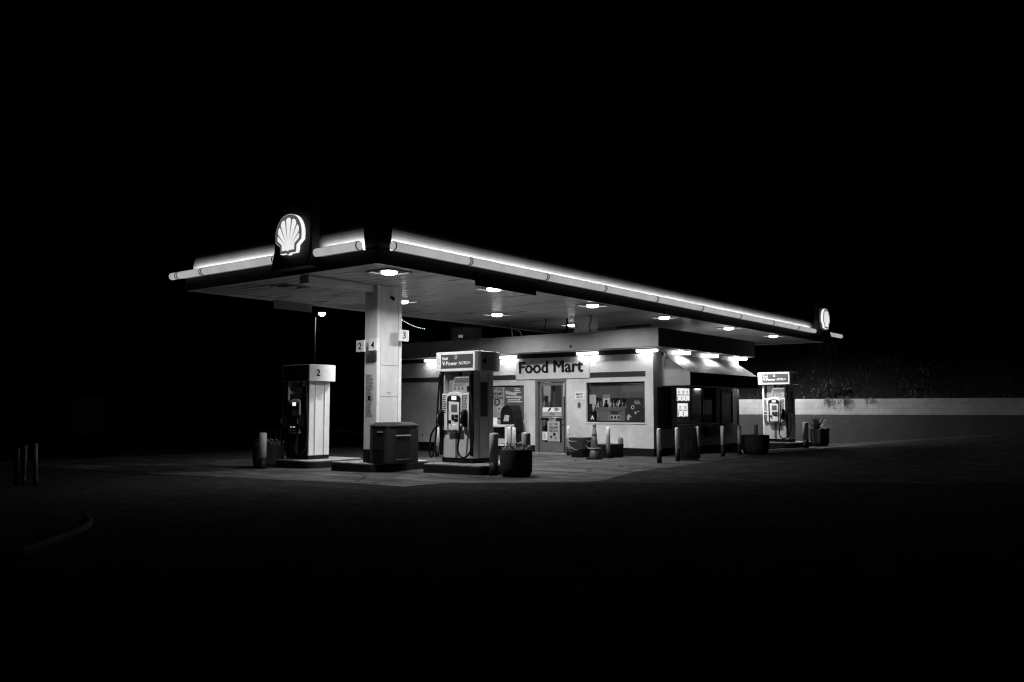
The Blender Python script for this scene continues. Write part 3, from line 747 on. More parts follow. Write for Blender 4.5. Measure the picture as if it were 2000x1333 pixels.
# ------------------------------------------------------------------ things along the shop front
z = g(-14.1, 21.3)
t = thing('waste_bin', 'square black bin with a clear plastic bag over its rim', 'litter bin', (-14.12, 21.35, z))
t.scale = (.88, .88, 1)
part('tub', MB().frustum(-.22, .22, -.22, .22, 0, -.29, .29, -.29, .29, .58), M['black'], t, .03)
mb = MB()
rnd = random.Random(6); N_ = 40
rows = []
for (s_, zz) in ((.27, .57), (.315, .60), (.33, .585), (.325, .50), (.318, .40), (.30, .30), (.292, .27)):
    row = []
    for k in range(N_):
        a = 2*math.pi*k/N_; c, s = math.cos(a), math.sin(a); q = 1/max(abs(c), abs(s))**.85
        j = rnd.uniform(-.012, .012); dz = rnd.uniform(-.02, .02) if zz < .35 else rnd.uniform(-.006, .006)
        row.append(mb.bm.verts.new(((s_+j)*q*c, (s_+j)*q*s, zz+dz-(.06*(1+math.sin(a*2)) if zz < .35 else 0))))
    rows.append(row)
for a_, b_ in zip(rows, rows[1:]):
    for k in range(N_): f = mb.bm.faces.new((a_[k], a_[(k+1) % N_], b_[(k+1) % N_], b_[k])); f.smooth = True
bag = part('liner_bag', mb, M['bag'], t, recalc=False)
mb = MB(); c_ = .345
mb.tube([(-c_, -c_, .592), (0, -c_-.008, .60), (c_, -c_, .59), (c_+.006, 0, .60), (c_, c_, .592), (0, c_, .6), (-c_, c_, .592), (-c_, 0, .6), (-c_, -c_, .592)], .008, 6)
part('bag_rim_glint', mb, M['white2'], bag)  # white tube paints the bright edge of the clear bag
for k, P_ in enumerate((((-.3, -.335, .5), (-.1, -.35, .47), (.1, -.345, .48)), ((-.33, -.32, .44), (-.2, -.345, .33), (-.02, -.335, .25), (.15, -.32, .22)), ((-.33, -.32, .36), (-.22, -.335, .28), (-.1, -.325, .24)), ((.345, -.2, .5), (.35, -.05, .47), (.345, .12, .49)), ((.33, -.25, .4), (.335, -.1, .3), (.32, .1, .26)))):
    part('bag_fold_glint', MB().tube(P_, [.002]+[.006]*(len(P_)-2)+[.002], 5), M['white2'], bag)  # pale tubes painted as highlights along the bag's creases
z = g(-13.2, 20.6)
t = thing('traffic_cone', 'tall traffic cone on black rubber bases, beside the bagged bin', 'traffic cone', (-13.17, 20.6, z))
part('rubber_base', MB().prism(rrect(-.18, .18, -.18, .18, .05), 'xy', 0, .06).lathe([(.14, .06), (.115, .2), (.105, .28)], seg=20), M['black'], t, .01)
part('lower_cone', MB().lathe([(.142, .061), (.108, .29)], seg=24), M['cone'], t)
part('flange', MB().prism(rrect(-.15, .15, -.15, .15, .04), 'xy', .291, .315), M['cone'], t, .008)
part('cone', MB().lathe([(.105, .316), (.072, .6), (.04, .96), (.028, 1.0), (.01, 1.0)], seg=24), M['cone'], t)
part('collar', MB().lathe([(.073, .655), (.069, .69)], seg=24).lathe([(.05, .9), (.047, .93)], seg=24), M['dark'], t)
z = g(-13.3, 21.7)
t = thing('planter_box', 'low black box against the shop front behind a bollard', 'box', (-13.4, 21.68, z))
part('box', MB().frustum(-.26, .24, -.4, .4, 0, -.28, .27, -.43, .43, .38), M['black'], t, .02)
part('rim', MB().box(-.27, .26, -.42, .42, .381, .385), M['dark'], t)
one('post_stub', MB().lathe([(.075, -.1), (.075, .5), (.05, .545), (.01, .555)], seg=18), M['midgrey'], 'short dark rounded post behind the low black box', 'post', (-13.33, 22.26, g(-13, 22.3)))
# folding pavement sign
z = g(-10.8, 21.9)
t = thing('pavement_sign', 'dark folding pavement sign standing between bollards by the shop side', 'sign', (-10.87, 21.63, z), rz=R(-62))
for s in (1, -1):
    mb = MB()
    v = [(s*.2, -.27, 0), (s*.2, .27, 0), (s*.04, .22, .88), (s*.04, -.22, .88)]
    w = [(x-s*.035, y, z_) for x, y, z_ in v]
    A = [mb.bm.verts.new(p) for p in v]; B = [mb.bm.verts.new(p) for p in w]
    mb.bm.faces.new(A); mb.bm.faces.new(B[::-1])
    for i in range(4): mb.bm.faces.new((A[i], A[(i+1) % 4], B[(i+1) % 4], B[i]))
    part('board', mb, M['dark'], t, .01)
mb = MB(); v = [(.18, -.2, .12), (.18, .2, .12), (.067, .17, .74), (.067, -.17, .74)]; mb.bm.faces.new([mb.bm.verts.new((x+.012, y, z_)) for x, y, z_ in v]); part('insert', mb, M['black'], t)
mb = MB()
for k in (-.11, .02): mb.bm.faces.new([mb.bm.verts.new(p) for p in ((.172, k, .26), (.172, k+.09, .26), (.117, k+.08, .56), (.117, k+.01, .56))])
part('print', mb, M['darkmetal'], t)
part('foot', MB().box(.14, .22, -.36, -.275, 0, .07), M['grey'], t, .01)
# hooded kiosk and rack
z = g(-17, 22)
t = thing('hooded_kiosk', 'dark kiosk with a rounded hood in front of the left window', 'kiosk', (-17.22, 22.1, z))
t.scale = (.85, .85, .93)
prof = [(-.34, .75)]+[(-.34+.0, 1.25)]+[(-.02+.32*math.cos(R(a)), 1.38+.30*math.sin(R(a))) for a in range(180, -1, -15)]+[(.34, 1.25), (.40, .75)]
hood = part('hood', MB().prism(prof, 'xz', -.25, .28), M['black'], t, .05)
inn = [(-.24, .85)]+[(-.04+.22*math.cos(R(a)), 1.33+.24*math.sin(R(a))) for a in range(180, -1, -15)]+[(.16, .85)]
part('recess', MB().prism(inn, 'xz', -.262, -.252), M['black'], hood)
part('dial_plate', MB().prism([(-.16, 1.12), (.08, 1.12), (.12, 1.32), (-.1, 1.34)], 'xz', -.275, -.264), M['grey'], hood, .006)
part('dial_ring', MB().tube([(-.02+.05*math.cos(R(a)), -.28, 1.23+.05*math.sin(R(a))) for a in range(0, 361, 30)], .012, 6, caps=False), M['white2'], hood)
part('pedestal', MB().box(-.3, .3, -.2, .25, 0, .749), M['dark'], t, .03)
t = thing('display_rack', 'white framed rack with a dark shelf left of the hooded kiosk', 'rack', (-17.35, 21.6, z))
mb = MB()
for x in (-.5, .42): mb.box(x, x+.06, -.2, -.14, 0, .95).box(x, x+.06, .14, .2, 0, .95)
mb.box(-.5, .48, -.205, .205, .88, .94).box(-.439, .419, -.2, -.15, .3, .36)
part('frame', mb, M['white'], t, .006)
part('shelf', MB().box(-.43, .41, -.13, .13, .37, .86), M['black'], t)
part('label_card', MB().box(-.2, .38, -.142, -.132, .38, .52), M['white2'], t)
one('notice_card', MB().box(-.16, .16, -.01, .01, 0, .22), M['paper'], 'small white card standing on the white rack', 'card', (-17.55, 21.6, z+.941))

# ------------------------------------------------------------------ the shop
WX0, WX1, WY0, WY1 = -23.6, -12.47, 22.66, 28.5
shop = thing('food_shop', 'pale stucco shop with deep parapet, dark base band and stripe, under the canopy', 'shop')
def holed(cuts_u, cuts_v, holes, emit_):
    for a, b in zip(cuts_u, cuts_u[1:]):
        for c, d in zip(cuts_v, cuts_v[1:]):
            u, v = (a+b)/2, (c+d)/2
            if not any(h[0] < u < h[1] and h[2] < v < h[3] for h in holes): emit_(a, b, c, d)
LW = (-19.3, -17.15, 1.03, 2.13); DR = (-16.69, -15.5, -.5, 2.3); FW = (-14.77, -12.75, .97, 2.17); SW = (24.09, 26.95, .91, 2.06)
mb = MB()
holed([WX0, -19.3, -17.15, -16.69, -15.5, -14.77, -12.75, WX1], [-.5, .97, 1.03, 2.13, 2.17, 2.3, 3.2], [LW, DR, FW], lambda a, b, c, d: mb.box(a, b, WY0, WY0+.2, c, d))
holed([WY0+.2, 24.09, 26.95, WY1], [-.5, .91, 2.06, 3.2], [SW], lambda a, b, c, d: mb.box(WX1-.2, WX1, a, b, c, d))
mb.box(WX0, WX0+.2, WY0+.2, WY1, -.5, 3.2).box(WX0+.2, WX1-.2, WY1-.2, WY1, -.5, 3.2)
bmesh.ops.remove_doubles(mb.bm, verts=mb.bm.verts, dist=.0005)
part('wall', mb, M['stucco'], shop)
t_ = .005
mb = MB().box(WX0, -16.70, WY0-t_, WY0-.0005, -.5, .23).box(-15.49, WX1+t_, WY0-t_, WY0-.0005, -.5, .23).box(WX1+.0005, WX1+t_, WY0, WY1, -.5, .23)
part('base_band', mb, M['band'], shop)
mb = MB().box(WX0, -12.72, WY0-t_, WY0-.0005, 2.98, 3.119); part('upper_stripe', mb, M['stripe'], shop)
mb = MB().box(WX0, -17.46, WY0-t_, WY0-.0005, 2.31, 2.47).box(-14.63, -12.72, WY0-t_, WY0-.0005, 2.31, 2.47); part('lower_stripe', mb, M['stripe'], shop)
PXm, PYm, PYf = -11.93, 22.0, 28.78
mb = MB().box(WX0-.2, PXm, PYm, PYf, 3.1205, 3.13)
part('eaves_soffit', mb, M['white2'], shop)
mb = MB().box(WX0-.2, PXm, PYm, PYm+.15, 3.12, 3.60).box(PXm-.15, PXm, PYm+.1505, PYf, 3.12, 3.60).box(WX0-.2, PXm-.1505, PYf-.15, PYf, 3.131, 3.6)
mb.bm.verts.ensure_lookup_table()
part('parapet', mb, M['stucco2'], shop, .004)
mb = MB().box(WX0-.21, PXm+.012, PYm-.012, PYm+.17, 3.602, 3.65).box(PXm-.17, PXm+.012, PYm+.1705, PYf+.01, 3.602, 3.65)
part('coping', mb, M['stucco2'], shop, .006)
part('roof', MB().box(WX0, PXm-.16, PYm+.16, PYf-.16, 3.21, 3.3), M['darkmetal'], shop)
for x in (-20.66, -14.88): part('vent_hole', MB().tube([(x, PYm-.004, 3.24), (x, PYm+.02, 3.24)], .045, 16), M['black'], shop)
part('floor', MB().box(WX0+.2, WX1-.2, WY0+.2, WY1-.2, -.05, .0), M['floor'], shop)
part('interior_ceiling', MB().box(WX0+.21, WX1-.21, WY0+.21, WY1-.21, 2.75, 2.8), M['interior'], shop)
part('interior_partition', MB().box(WX0+.21, WX1-.21, 25.6, 25.7, .0, 2.749).box(-16.2, -16.1, WY0+.25, 25.59, 0, 2.749), M['interior'], shop)
part('interior_light', MB().box(-17.6, -16.9, 23.4, 23.6, 2.72, 2.748).box(-15.0, -14.2, 23.5, 23.75, 2.72, 2.748).box(-20, -19, 24.0, 24.3, 2.72, 2.748), M['shoplight'], shop)
part('door_step', MB().box(-16.9, -15.3, WY0-.3, WY0-.006, -.1, .018), M['island'], shop)

def window(x0, x1, z0, z1, y, f=.04):
    mb = MB().box(x0, x1, y, y+.06, z1-f, z1).box(x0, x1, y, y+.06, z0, z0+f).box(x0, x0+f, y, y+.06, z0+f, z1-f).box(x1-f, x1, y, y+.06, z0+f, z1-f)
    w = part('window', MB().box(x0+f, x1-f, y+.025, y+.031, z0+f, z1-f), M['glass'], shop)
    part('frame', mb, M['dark'], w, .004)
    return w
w = window(*FW, WY0+.07)
part('sill', MB().box(FW[0]-.02, FW[1]+.02, WY0-.02, WY0+.069, FW[2]-.04, FW[2]-.001), M['stucco'], w, .004)
mb = MB()
for k in range(17):
    zz = 2.10-k*.025; mb.box(-14.71, -12.82, WY0+.145, WY0+.165, zz, zz+.019)
bl = part('blind', mb, M['blind'], w)
part('blind_cord', MB().tube([(-13.72, WY0+.142, 1.69), (-13.72, WY0+.142, 2.12)], .004, 5).tube([(-14.52, WY0+.142, 1.69), (-14.52, WY0+.142, 2.12)], .004, 5), M['dark'], bl)
w = window(*LW, WY0+.03)
# side window facing +x
x = WX1-.07
mb = MB().box(x-.06, x, SW[0], SW[1], SW[3]-.04, SW[3]).box(x-.06, x, SW[0], SW[1], SW[2], SW[2]+.04)
for y in (SW[0], 25.2, 26.0, SW[1]-.04): mb.box(x-.06, x, y, y+.04, SW[2]+.041, SW[3]-.041)
w = part('window', MB().box(x-.034, x-.028, SW[0]+.041, SW[1]-.041, SW[2]+.041, SW[3]-.041), M['glass'], shop)
part('frame', mb, M['dark'], w)
part('sill', MB().box(x, WX1+.05, SW[0]-.05, SW[1]+.05, SW[2]-.05, SW[2]-.001), M['white2'], w, .006)
part('jamb', MB().box(WX1-.01, WX1+.012, SW[1]+.005, SW[1]+.045, SW[2], SW[3]), M['white2'], w)

# shop door
d = part('door', MB().box(-16.55, -16.46, WY0+.03, WY0+.08, .02, 2.2).box(-15.70, -15.61, WY0+.03, WY0+.08, .02, 2.2).box(-16.459, -15.701, WY0+.03, WY0+.08, 2.1, 2.2)
         .box(-16.459, -15.701, WY0+.03, WY0+.08, .02, .33).box(-16.459, -15.701, WY0+.03, WY0+.08, 1.08, 1.14), M['alu'], shop, .006)
mb = MB().box(-16.69, -16.57, WY0-.012, WY0+.12, .0, 2.3).box(-15.55, -15.5, WY0-.012, WY0+.12, 0, 2.3).box(-16.569, -15.551, WY0-.012, WY0+.12, 2.215, 2.3)
part('frame', mb, M['alu'], d, .006)
part('frame_shadow_gap', MB().box(-15.608, -15.552, WY0+.05, WY0+.1, .0, 2.21), M['black'], d)
part('pane', MB().box(-16.458, -15.702, WY0+.052, WY0+.058, .331, 1.079).box(-16.458, -15.702, WY0+.052, WY0+.058, 1.141, 2.099), M['glass'], d)
part('push_bar', MB().tube([(-16.5, WY0-.015, 1.10), (-15.64, WY0-.015, 1.10)], .018, 10).box(-16.52, -16.49, WY0-.02, WY0+.03, .98, 1.14), M['steel_edge'], d)
part('lock', MB().tube([(-15.655, WY0+.015, .88), (-15.655, WY0+.03, .88)], .025, 12), M['black'], d)
part('hinge_strip', MB().box(-15.60, -15.575, WY0+.0, WY0+.02, 1.75, 2.19), M['white'], d)  # plain white strip on the right side of the door
# door papers (stuck to the glass)
def poster(x0, x1, z0, z1, y, m, label, name='poster', cat='poster'):
    t = thing(name, label, cat, ((x0+x1)/2, y, z0))
    a = (x1-x0)/2
    part('sheet', MB().box(-a, a, -.003, 0, 0, z1-z0), m, t)
    return t, a, z1-z0
yd = WY0+.049
t, a, h = poster(-16.25, -15.79, .36, .98, yd, M['poster'], 'grey poster reading LET THE DREAMS BEGIN low on the shop door')
for k, s_ in enumerate(('LET THE', 'DREAMS', 'BEGIN')): text('lettering', s_, M['ink'], t, '-y', (-.155, -.0035, h-.12-k*.105), width=.31, height=.075, bold=.02)
mb = MB()
for cx, cz, r_ in ((.03, .22, .075), (-.09, .14, .075), (.09, .10, .08)): mb.tube([(cx, -.0055, cz), (cx, -.0035, cz)], r_, 20)
part('roundel', mb, M['grey'], t)
mb = MB()
for cx, cz, r_ in ((.03, .22, .05), (-.09, .14, .04), (.09, .10, .025)): mb.tube([(cx, -.008, cz), (cx, -.006, cz)], r_, 16)
part('roundel_mark', mb, M['ink'], t)
t, a, h = poster(-16.2, -15.93, .985, 1.07, yd, M['paper'], 'white strip notice above the grey poster on the shop door', 'notice', 'notice')
part('print', lines_y(MB(), -a+.03, a-.03, .03, .06, -.0035, 1, 3), M['ink'], t)
t, a, h = poster(-16.45, -16.26, .40, .66, yd, M['paper'], 'white opening card at the lower left of the shop door', 'notice', 'notice')
part('print', lines_y(MB(), -a+.04, a-.04, .03, h-.03, -.0035, 6, 13, .4), M['ink'], t)
t, a, h = poster(-16.455, -15.705, 1.145, 1.27, yd, M['grey'], 'grey strip reading Pull across the middle of the shop door', 'door_sign', 'sign')
text('lettering', 'Pull', M['ink'], t, '-y', (-.05, -.0035, .035), width=.13, bold=.02)
t, a, h = poster(-16.44, -15.72, 1.275, 1.42, yd, M['paper'], 'pale strip of stickers above the Pull strip on the door', 'sticker_strip', 'sticker')
mb = MB(); mb.prism([(-.17, .01), (-.10, .02), (-.02, .12), (-.09, .135)], 'xz', -.006, -.0035); lines_y(mb, .1, .3, .03, .13, -.0035, 3, 8, .8); part('print', mb, M['ink'], t)
# posters filling the left window
yl = WY0+.052
t, a, h = poster(-18.62, -17.98, 1.075, 2.085, yl, M['poster'], 'grey poster of roundels in the left window behind the pump, with words in capitals')
for k, s_ in enumerate(('LET THE', 'DREAMS', 'BEGIN')): text('lettering', s_, M['ink'], t, '-y', (-.25, -.0035, h-.13-k*.135), width=.5, height=.1, bold=.02)
part('roundel', MB().tube([(.1, -.0055, .3), (.1, -.0035, .3)], .12, 24), M['white2'], t)
part('ring', MB().tube([(.02+.1*math.cos(R(q)), -.006, .52+.1*math.sin(R(q))) for q in range(0, 361, 20)], .02, 6, caps=False), M['ink'], t)
part('roundel_mark', MB().tube([(.1, -.008, .3), (.1, -.006, .3)], .04, 16), M['inkgrey'], t)
t, a, h = poster(-17.95, -17.2, 1.075, 2.085, yl, M['midgrey'], 'dark grey poster with pale lines in the left window, above the kiosk')
part('banner', MB().prism([(-.36, .78), (.1, .72), (.1, .80), (-.36, .90)], 'xz', -.006, -.0035).prism([(-.34, .66), (.3, .64), (.3, .70), (-.34, .72)], 'xz', -.006, -.0035), M['white2'], t)
mb = lines_y(MB(), .02, .34, .80, .98, -.0065, 3, 31, .5); lines_y(mb, -.26, .34, .50, .62, -.0035, 2, 33, .5); part('print', mb, M['lettering'], t)
part('photo_frame', MB().box(-.05, .25, -.006, -.0035, .18, .44), M['darksign'], t)
part('card_sheet', MB().box(-.0, .2, -.009, -.0065, .2, .36), M['grey'], t)
t, a, h = poster(-19.25, -18.65, 1.075, 2.085, yl, M['darksign'], 'dark poster at the left end of the left window')
# things seen through the front window
yw = WY0+.16
t = thing('display_box', 'pale cardboard display box with printed panels behind the front window', 'box', (-14.05, yw+.25, .97))
part('carton', MB().box(-.50, .5, -.18, .18, 0, .34), M['card'], t, .01)
part('lid', MB().frustum(-.5, .5, -.18, .18, .3405, -.56, .53, -.2, .2, .45), M['card'], t, .008)
part('side_seam', MB().box(-.09, -.08, -.1835, -.1805, .0, .33), M['white2'], t)
mb = MB().box(.02, .28, -.184, -.1805, .26, .30)
for k in range(3): mb.box(.0+k*.12, .07+k*.12, -.184, -.1805, .11, .18)
mb.box(-.05, .42, -.184, -.1805, .315, .33)
part('print', mb, M['ink'], t)
part('print_panel', MB().box(-.03, .33, -.1825, -.1805, .08, .21), M['white2'], t)
t, a, h = poster(-13.42, -12.86, 1.02, 1.70, WY0+.085, M['darkmetal'], 'dark poster with pale figures at the right of the front window')
mb = MB(); lines_y(mb, .0, .22, .48, .6, -.0035, 3, 41, .45); mb.box(-.0, .06, -.006, -.0035, .2, .27).box(.08, .16, -.006, -.0035, .26, .28)
mb.prism([(-.25, .03), (-.19, .02), (-.16, .12), (-.08, .1), (-.2, .2), (-.26, .14)], 'xz', -.006, -.0035); part('print', mb, M['grey'], t)
part('ring', MB().tube([(-.06+.045*math.cos(R(q)), -.006, .4+.05*math.sin(R(q))) for q in range(0, 361, 24)], .009, 6, caps=False), M['white2'], t)
t, a, h = poster(-14.69, -14.52, 1.02, 1.22, WY0+.085, M['dark'], 'dark grade card with a white letter A in the front window corner', 'grade_card', 'card')
text('lettering', 'A', M['lettering'], t, '-y', (0, -.0035, .09), height=.12, bold=.02, align='C')
t, a, h = poster(-14.70, -14.47, 1.52, 1.80, WY0+.085, M['grey'], 'plain paper notice at the upper left of the front window', 'notice', 'notice')
part('print', lines_y(MB(), -a+.03, a-.03, .05, h-.04, -.0035, 7, 51, .3), M['grey'], t)
# goods on a shelf inside
one('store_shelf', MB().box(-1.0, 1.0, -.15, .15, -.03, 0).box(-1.0, 1.0, -.15, .15, .38, .41), M['darkmetal'], 'dark goods shelf inside behind the front window', 'shelf', (-14.6, 24.2, 1.38))
rnd = random.Random(21)
bp = one('goods_bottle', MB().lathe([(.035, 0), (.04, .02), (.04, .15), (.018, .2), (.018, .26), (.005, .262)], seg=12), M['white2'], 'one of the small bottles lined up on the shelf inside the front window', 'bottle', (-15.4, 24.15, 1.38), 'bottles on the shelf inside the window')
mats = [M['white'], M['grey'], M['midgrey'], M['white2'], M['dark']]
for k in range(1, 15):
    c = bp.copy(); c.data = bp.data.copy(); c.data.materials[0] = mats[rnd.randrange(5)]; COL.objects.link(c); c.location = (-15.4+k*.115+rnd.uniform(-.02, .02), 24.15+rnd.uniform(-.05, .05), 1.38)
rnd = random.Random(91)
for k in range(12):   # a nearer, lower row of goods
    c = bp.copy(); c.data = bp.data.copy(); c.data.materials[0] = mats[rnd.randrange(5)]; COL.objects.link(c); c.location = (-15.25+k*.12+rnd.uniform(-.03, .03), 23.75+rnd.uniform(-.05, .05), 1.27+rnd.uniform(0, .03)); c['label'] = 'one of the stubby bottles on the counter just behind the pale display box'; c['group'] = 'stubby bottles on the counter inside the window'; c.scale = (rnd.uniform(.9, 1.6), rnd.uniform(.9, 1.6), rnd.uniform(.6, 1.1))
one('goods_counter', MB().box(-.85, .85, -.2, .2, 0, 1.265), M['darkmetal'], 'dark counter carrying small goods inside behind the front window', 'counter', (-14.6, 23.75, 0))
one('wall_placard', MB().box(-.13, .13, -.01, .01, 0, .62), M['white'], 'bright white panel inside the shop behind the display box', 'panel', (-14.85, 23.95, 1.2))
part('figure_mark', MB().prism([(-.1, .05), (.1, .05), (.08, .3), (.03, .34), (.05, .45), (-.05, .45), (-.03, .34), (-.08, .3)], 'xz', -.014, -.011), M['ink'], bpy.data.objects['wall_placard'])
one('inner_column', MB().box(-.14, .14, -.2, .2, 0, 2.74), M['grey'], 'grey pillar inside the shop seen through the door', 'pillar', (-17.41, 24.5, 0))
one('goods_rack', MB().box(-.12, .12, -.02, .02, 0, 2.0).box(-.12, .12, -.12, -.021, .5, .53).box(-.12, .12, -.12, -.021, .95, .98).box(-.12, .12, -.12, -.021, 1.4, 1.43), M['inkgrey'], 'narrow dark rack inside at the right of the shop door', 'rack', (-16.85, 24.3, 0))
one('cooler_cabinet', MB().box(-.085, .085, -.15, .15, 0, 2.3), M['white'], 'tall white cabinet inside the shop seen through the door', 'cabinet', (-17.13, 24.5, 0))
gp = one('goods_box', MB().box(-.12, .12, -.1, .1, 0, .2), M['grey'], 'one of the small goods boxes stacked inside the shop door', 'box', (-17.33, 24.0, .0), 'goods boxes stacked inside the shop', .005)
for k, (x, y, zz) in enumerate(((-17.33, 24.0, .201), (-17.32, 24.0, .402), (-17.34, 24, .603), (-17.31, 24, .804), (-17.33, 24.0, 1.005), (-17.33, 24.0, 1.206), (-17.32, 24.0, 1.407), (-17.34, 24, 1.608))):
    c = gp.copy(); c.data = gp.data.copy(); c.data.materials[0] = mats[k % 5]; COL.objects.link(c); c.location = (x, y, zz)

# shop sign
t = thing('shop_sign', 'pale panel sign reading Food Mart over the shop door', 'sign', (-16.05, WY0, 2.31))
part('panel', MB().box(-1.4, 1.4, -.035, -.001, 0, .665), M['white2'], t, .004)
text('lettering', 'Food Mart', M['ink'], t, '-y', (-1.26, -.038, .19), width=2.46, height=.385, heavy=.027, depth=.012)
# emergency plate and switch
t = thing('safety_sign', 'small white plate reading EMERGENCY SHUT OFF right of the door', 'sign', (-15.0, WY0-.001, 1.64))
part('plate', MB().box(-.17, .17, -.008, 0, 0, .26), M['paper'], t)
part('border', MB().box(-.155, .155, -.0095, -.0085, .012, .02).box(-.155, .155, -.0095, -.0085, .24, .248), M['inkgrey'], t)
for k, s_ in enumerate(('EMERGENCY', 'SHUT OFF')): text('lettering', s_, M['ink'], t, '-y', (0, -.0105, .175-k*.09), width=.27-.04*k, height=.06, align='C', bold=.015, depth=.002)
t = thing('switch_box', 'small grey switch box under the white safety plate', 'switch', (-15.02, WY0-.001, 1.42))
part('box', MB().box(-.045, .045, -.035, 0, 0, .15), M['midgrey'], t, .006); part('button', MB().tube([(0, -.036, .075), (0, -.05, .075)], .02, 12), M['dark'], t)
one('tap', MB().tube([(0, 0, 0), (0, -.05, 0), (.03, -.06, -.02), (.02, -.06, -.05)], .014, 8), M['dark'], 'dark hose tap on the wall behind the hooded bin', 'tap', (-21.58, WY0-.001, .5))
one('wall_vent', MB().box(-.05, .05, -.02, 0, 0, .15), M['inkgrey'], 'small dark vent low on the wall left of pump 4', 'vent', (-20.95, WY0-.001, .26))

# wall lights under the eaves
def wall_light(loc, label, along='x', L_=.42, side='lamp_side'):
    t = thing('wall_light', label, 'lamp', loc, 'bright lamps under the shop eaves')
    if along == 'x':
        part('housing', MB().box(-L_, L_, -.09, .09, .07, .1), M['white'], t); part('diffuser', MB().box(-L_+.01, L_-.01, -.07, .07, .003, .069), M['lamp_side'], t, .01); part('lens', MB().box(-L_+.02, L_-.02, -.06, .06, 0, .0025), M['lamp_wall'], t)
    else:
        part('housing', MB().box(-.09, .09, -L_, L_, .07, .1), M['white'], t); part('diffuser', MB().box(-.07, .07, -L_+.01, L_-.01, .003, .069), M[side], t, .01); part('lens', MB().box(-.06, .06, -L_+.02, L_-.02, 0, .0025), M['lamp_awning'] if side == 'lamp_awnside' else M['lamp_wall'], t)
    return t
for x, lab in ((-21.02, 'blazing lamp under the eaves left of pump 4'), (-17.75, 'blazing lamp under the eaves left of the shop sign'), (-14.65, 'blazing lamp under the eaves right of the shop sign'), (-12.6, 'blazing lamp under the eaves at the shop corner')):
    wall_light((x, 22.55, 3.016), lab, 'x', .37 if x < -13 else .34)
for y, lab in ((24.1, 'blazing lamp above the near end of the awning'), (26.05, 'blazing lamp above the middle of the awning'), (28.25, 'lamp under the far corner of the shop eaves')):
    wall_light((-12.2, y, 3.018), lab, 'y', .3 if y < 28 else .34, 'lamp_awnside' if y < 28 else 'lamp_far')
# awning
t = thing('awning', 'sloping canvas awning with deep dark valance over the side window', 'awning')
AY0, AY1, AX, AXf, zt, zm, zb = 23.18, 28.1, WX1+.002, -11.56, 2.99, 2.43, 2.05
mb = MB(); nx, ny = 8, 24
for i in range(nx):
    for j in range(ny):
        def pt(a, b_):
            u = a/nx; yv = AY0+(AY1-AY0)*b_/ny
            return (AX+(AXf-AX)*u, yv, zt+(zm-zt)*u-.012*math.sin(math.pi*u)*(1-abs(math.cos(math.pi*b_/ny*4))))
        f = mb.bm.faces.new([mb.bm.verts.new(pt(*q)) for q in ((i, j), (i+1, j), (i+1, j+1), (i, j+1))]); f.smooth = True
bmesh.ops.remove_doubles(mb.bm, verts=mb.bm.verts, dist=.0005)
part('top_cloth', mb, M['fabric'], t)
for y in (AY0, AY1):
    part('end_cloth', MB().prism([(AX, zt-.01), (AXf, zm-.01), (AXf, zb), (AX, zb)], 'xz', y-.004, y+.004), M['fabric2'], t)
part('valance', MB().box(AXf-.004, AXf+.004, AY0, AY1, zb, zm), M['band'], t)
part('frame_tube', MB().tube([(AXf-.02, AY0+.01, zm-.03), (AXf-.02, AY1-.01, zm-.03)], .015, 8).tube([(AX+.02, 25.6, zt-.04), (AXf-.02, 25.6, zm-.03)], .012, 8), M['steel_edge'], t)
# side wall panels
def side_frame(y0, y1, z0, z1, label):
    t = thing('framed_poster', label, 'framed poster', (WX1+.001, (y0+y1)/2, z0), 'dark poster frames on the shop side wall')
    a = (y1-y0)/2; h = z1-z0
    mb = MB().box(0, .04, -a, a, 0, .04).box(0, .04, -a, a, h-.04, h).box(0, .04, -a, -a+.04, .0405, h-.0405).box(0, .04, a-.04, a, .0405, h-.0405)
    part('frame', mb, M['black'], t, .004); part('sheet', MB().box(0, .012, -a+.041, a-.041, .041, h-.041), M['dark'], t)
    mb = MB().prism([(-a*.5, h*.62), (a*.5, h*.62), (0, h*.8)], 'yz', .013, .015); lines_x(mb, -a*.6, a*.6, .1, .25, .013, 3, 9); part('print', mb, M['darkmetal'], t)
side_frame(22.90, 23.68, .78, 2.0, 'dark framed poster on the side wall nearest the shop corner')
side_frame(27.15, 28.05, .9, 2.0, 'dark framed poster on the side wall at the far end')
# side window contents
def menu(y0, y1, z0, z1, cols, rows, label):
    t = thing('price_display', label, 'lit display', (WX1-.14, (y0+y1)/2, z0), 'lit displays inside the side window')
    a = (y1-y0)/2; h = z1-z0
    part('backing', MB().box(-.05, 0, -a, a, 0, h), M['black'], t)
    mb = MB(); mk = MB(); rnd = random.Random(cols*7+rows)
    for i in range(cols):
        for j in range(rows):
            q0 = -a+.015+(2*a-.03)*i/cols; q1 = -a+.015+(2*a-.03)*(i+1)/cols-.012; r0 = .015+(h-.03)*j/rows; r1 = .015+(h-.03)*(j+1)/rows-.012
            mb.box(.001, .012, q0, q1, r0, r1)
            w_ = q1-q0; hh = r1-r0
            if j % 2: lines_x(mk, q0+w_*.3, q1-w_*.25, r0+hh*.15, r0+hh*.55, .0125, 2, i*5+j, .6)
            else: mk.box(.0125, .0155, q0+.004, q0+w_*.12, r0+hh*.1, r1-hh*.2).box(.0125, .0155, q0+w_*.2, q1-w_*.2, r1-hh*.09, r1-.004).box(.0125, .0155, q0+w_*.3, q1-w_*.1, r0+.004, r0+hh*.1)
    part('tile', mb, M['menu'], t); part('print', mk, M['ink'], t)
menu(24.36, 25.22, 1.60, 2.03, 3, 2, 'upper lit display of six white tiles inside the side window')
menu(24.40, 25.10, 1.12, 1.57, 2, 2, 'lower lit display of four white tiles inside the side window')
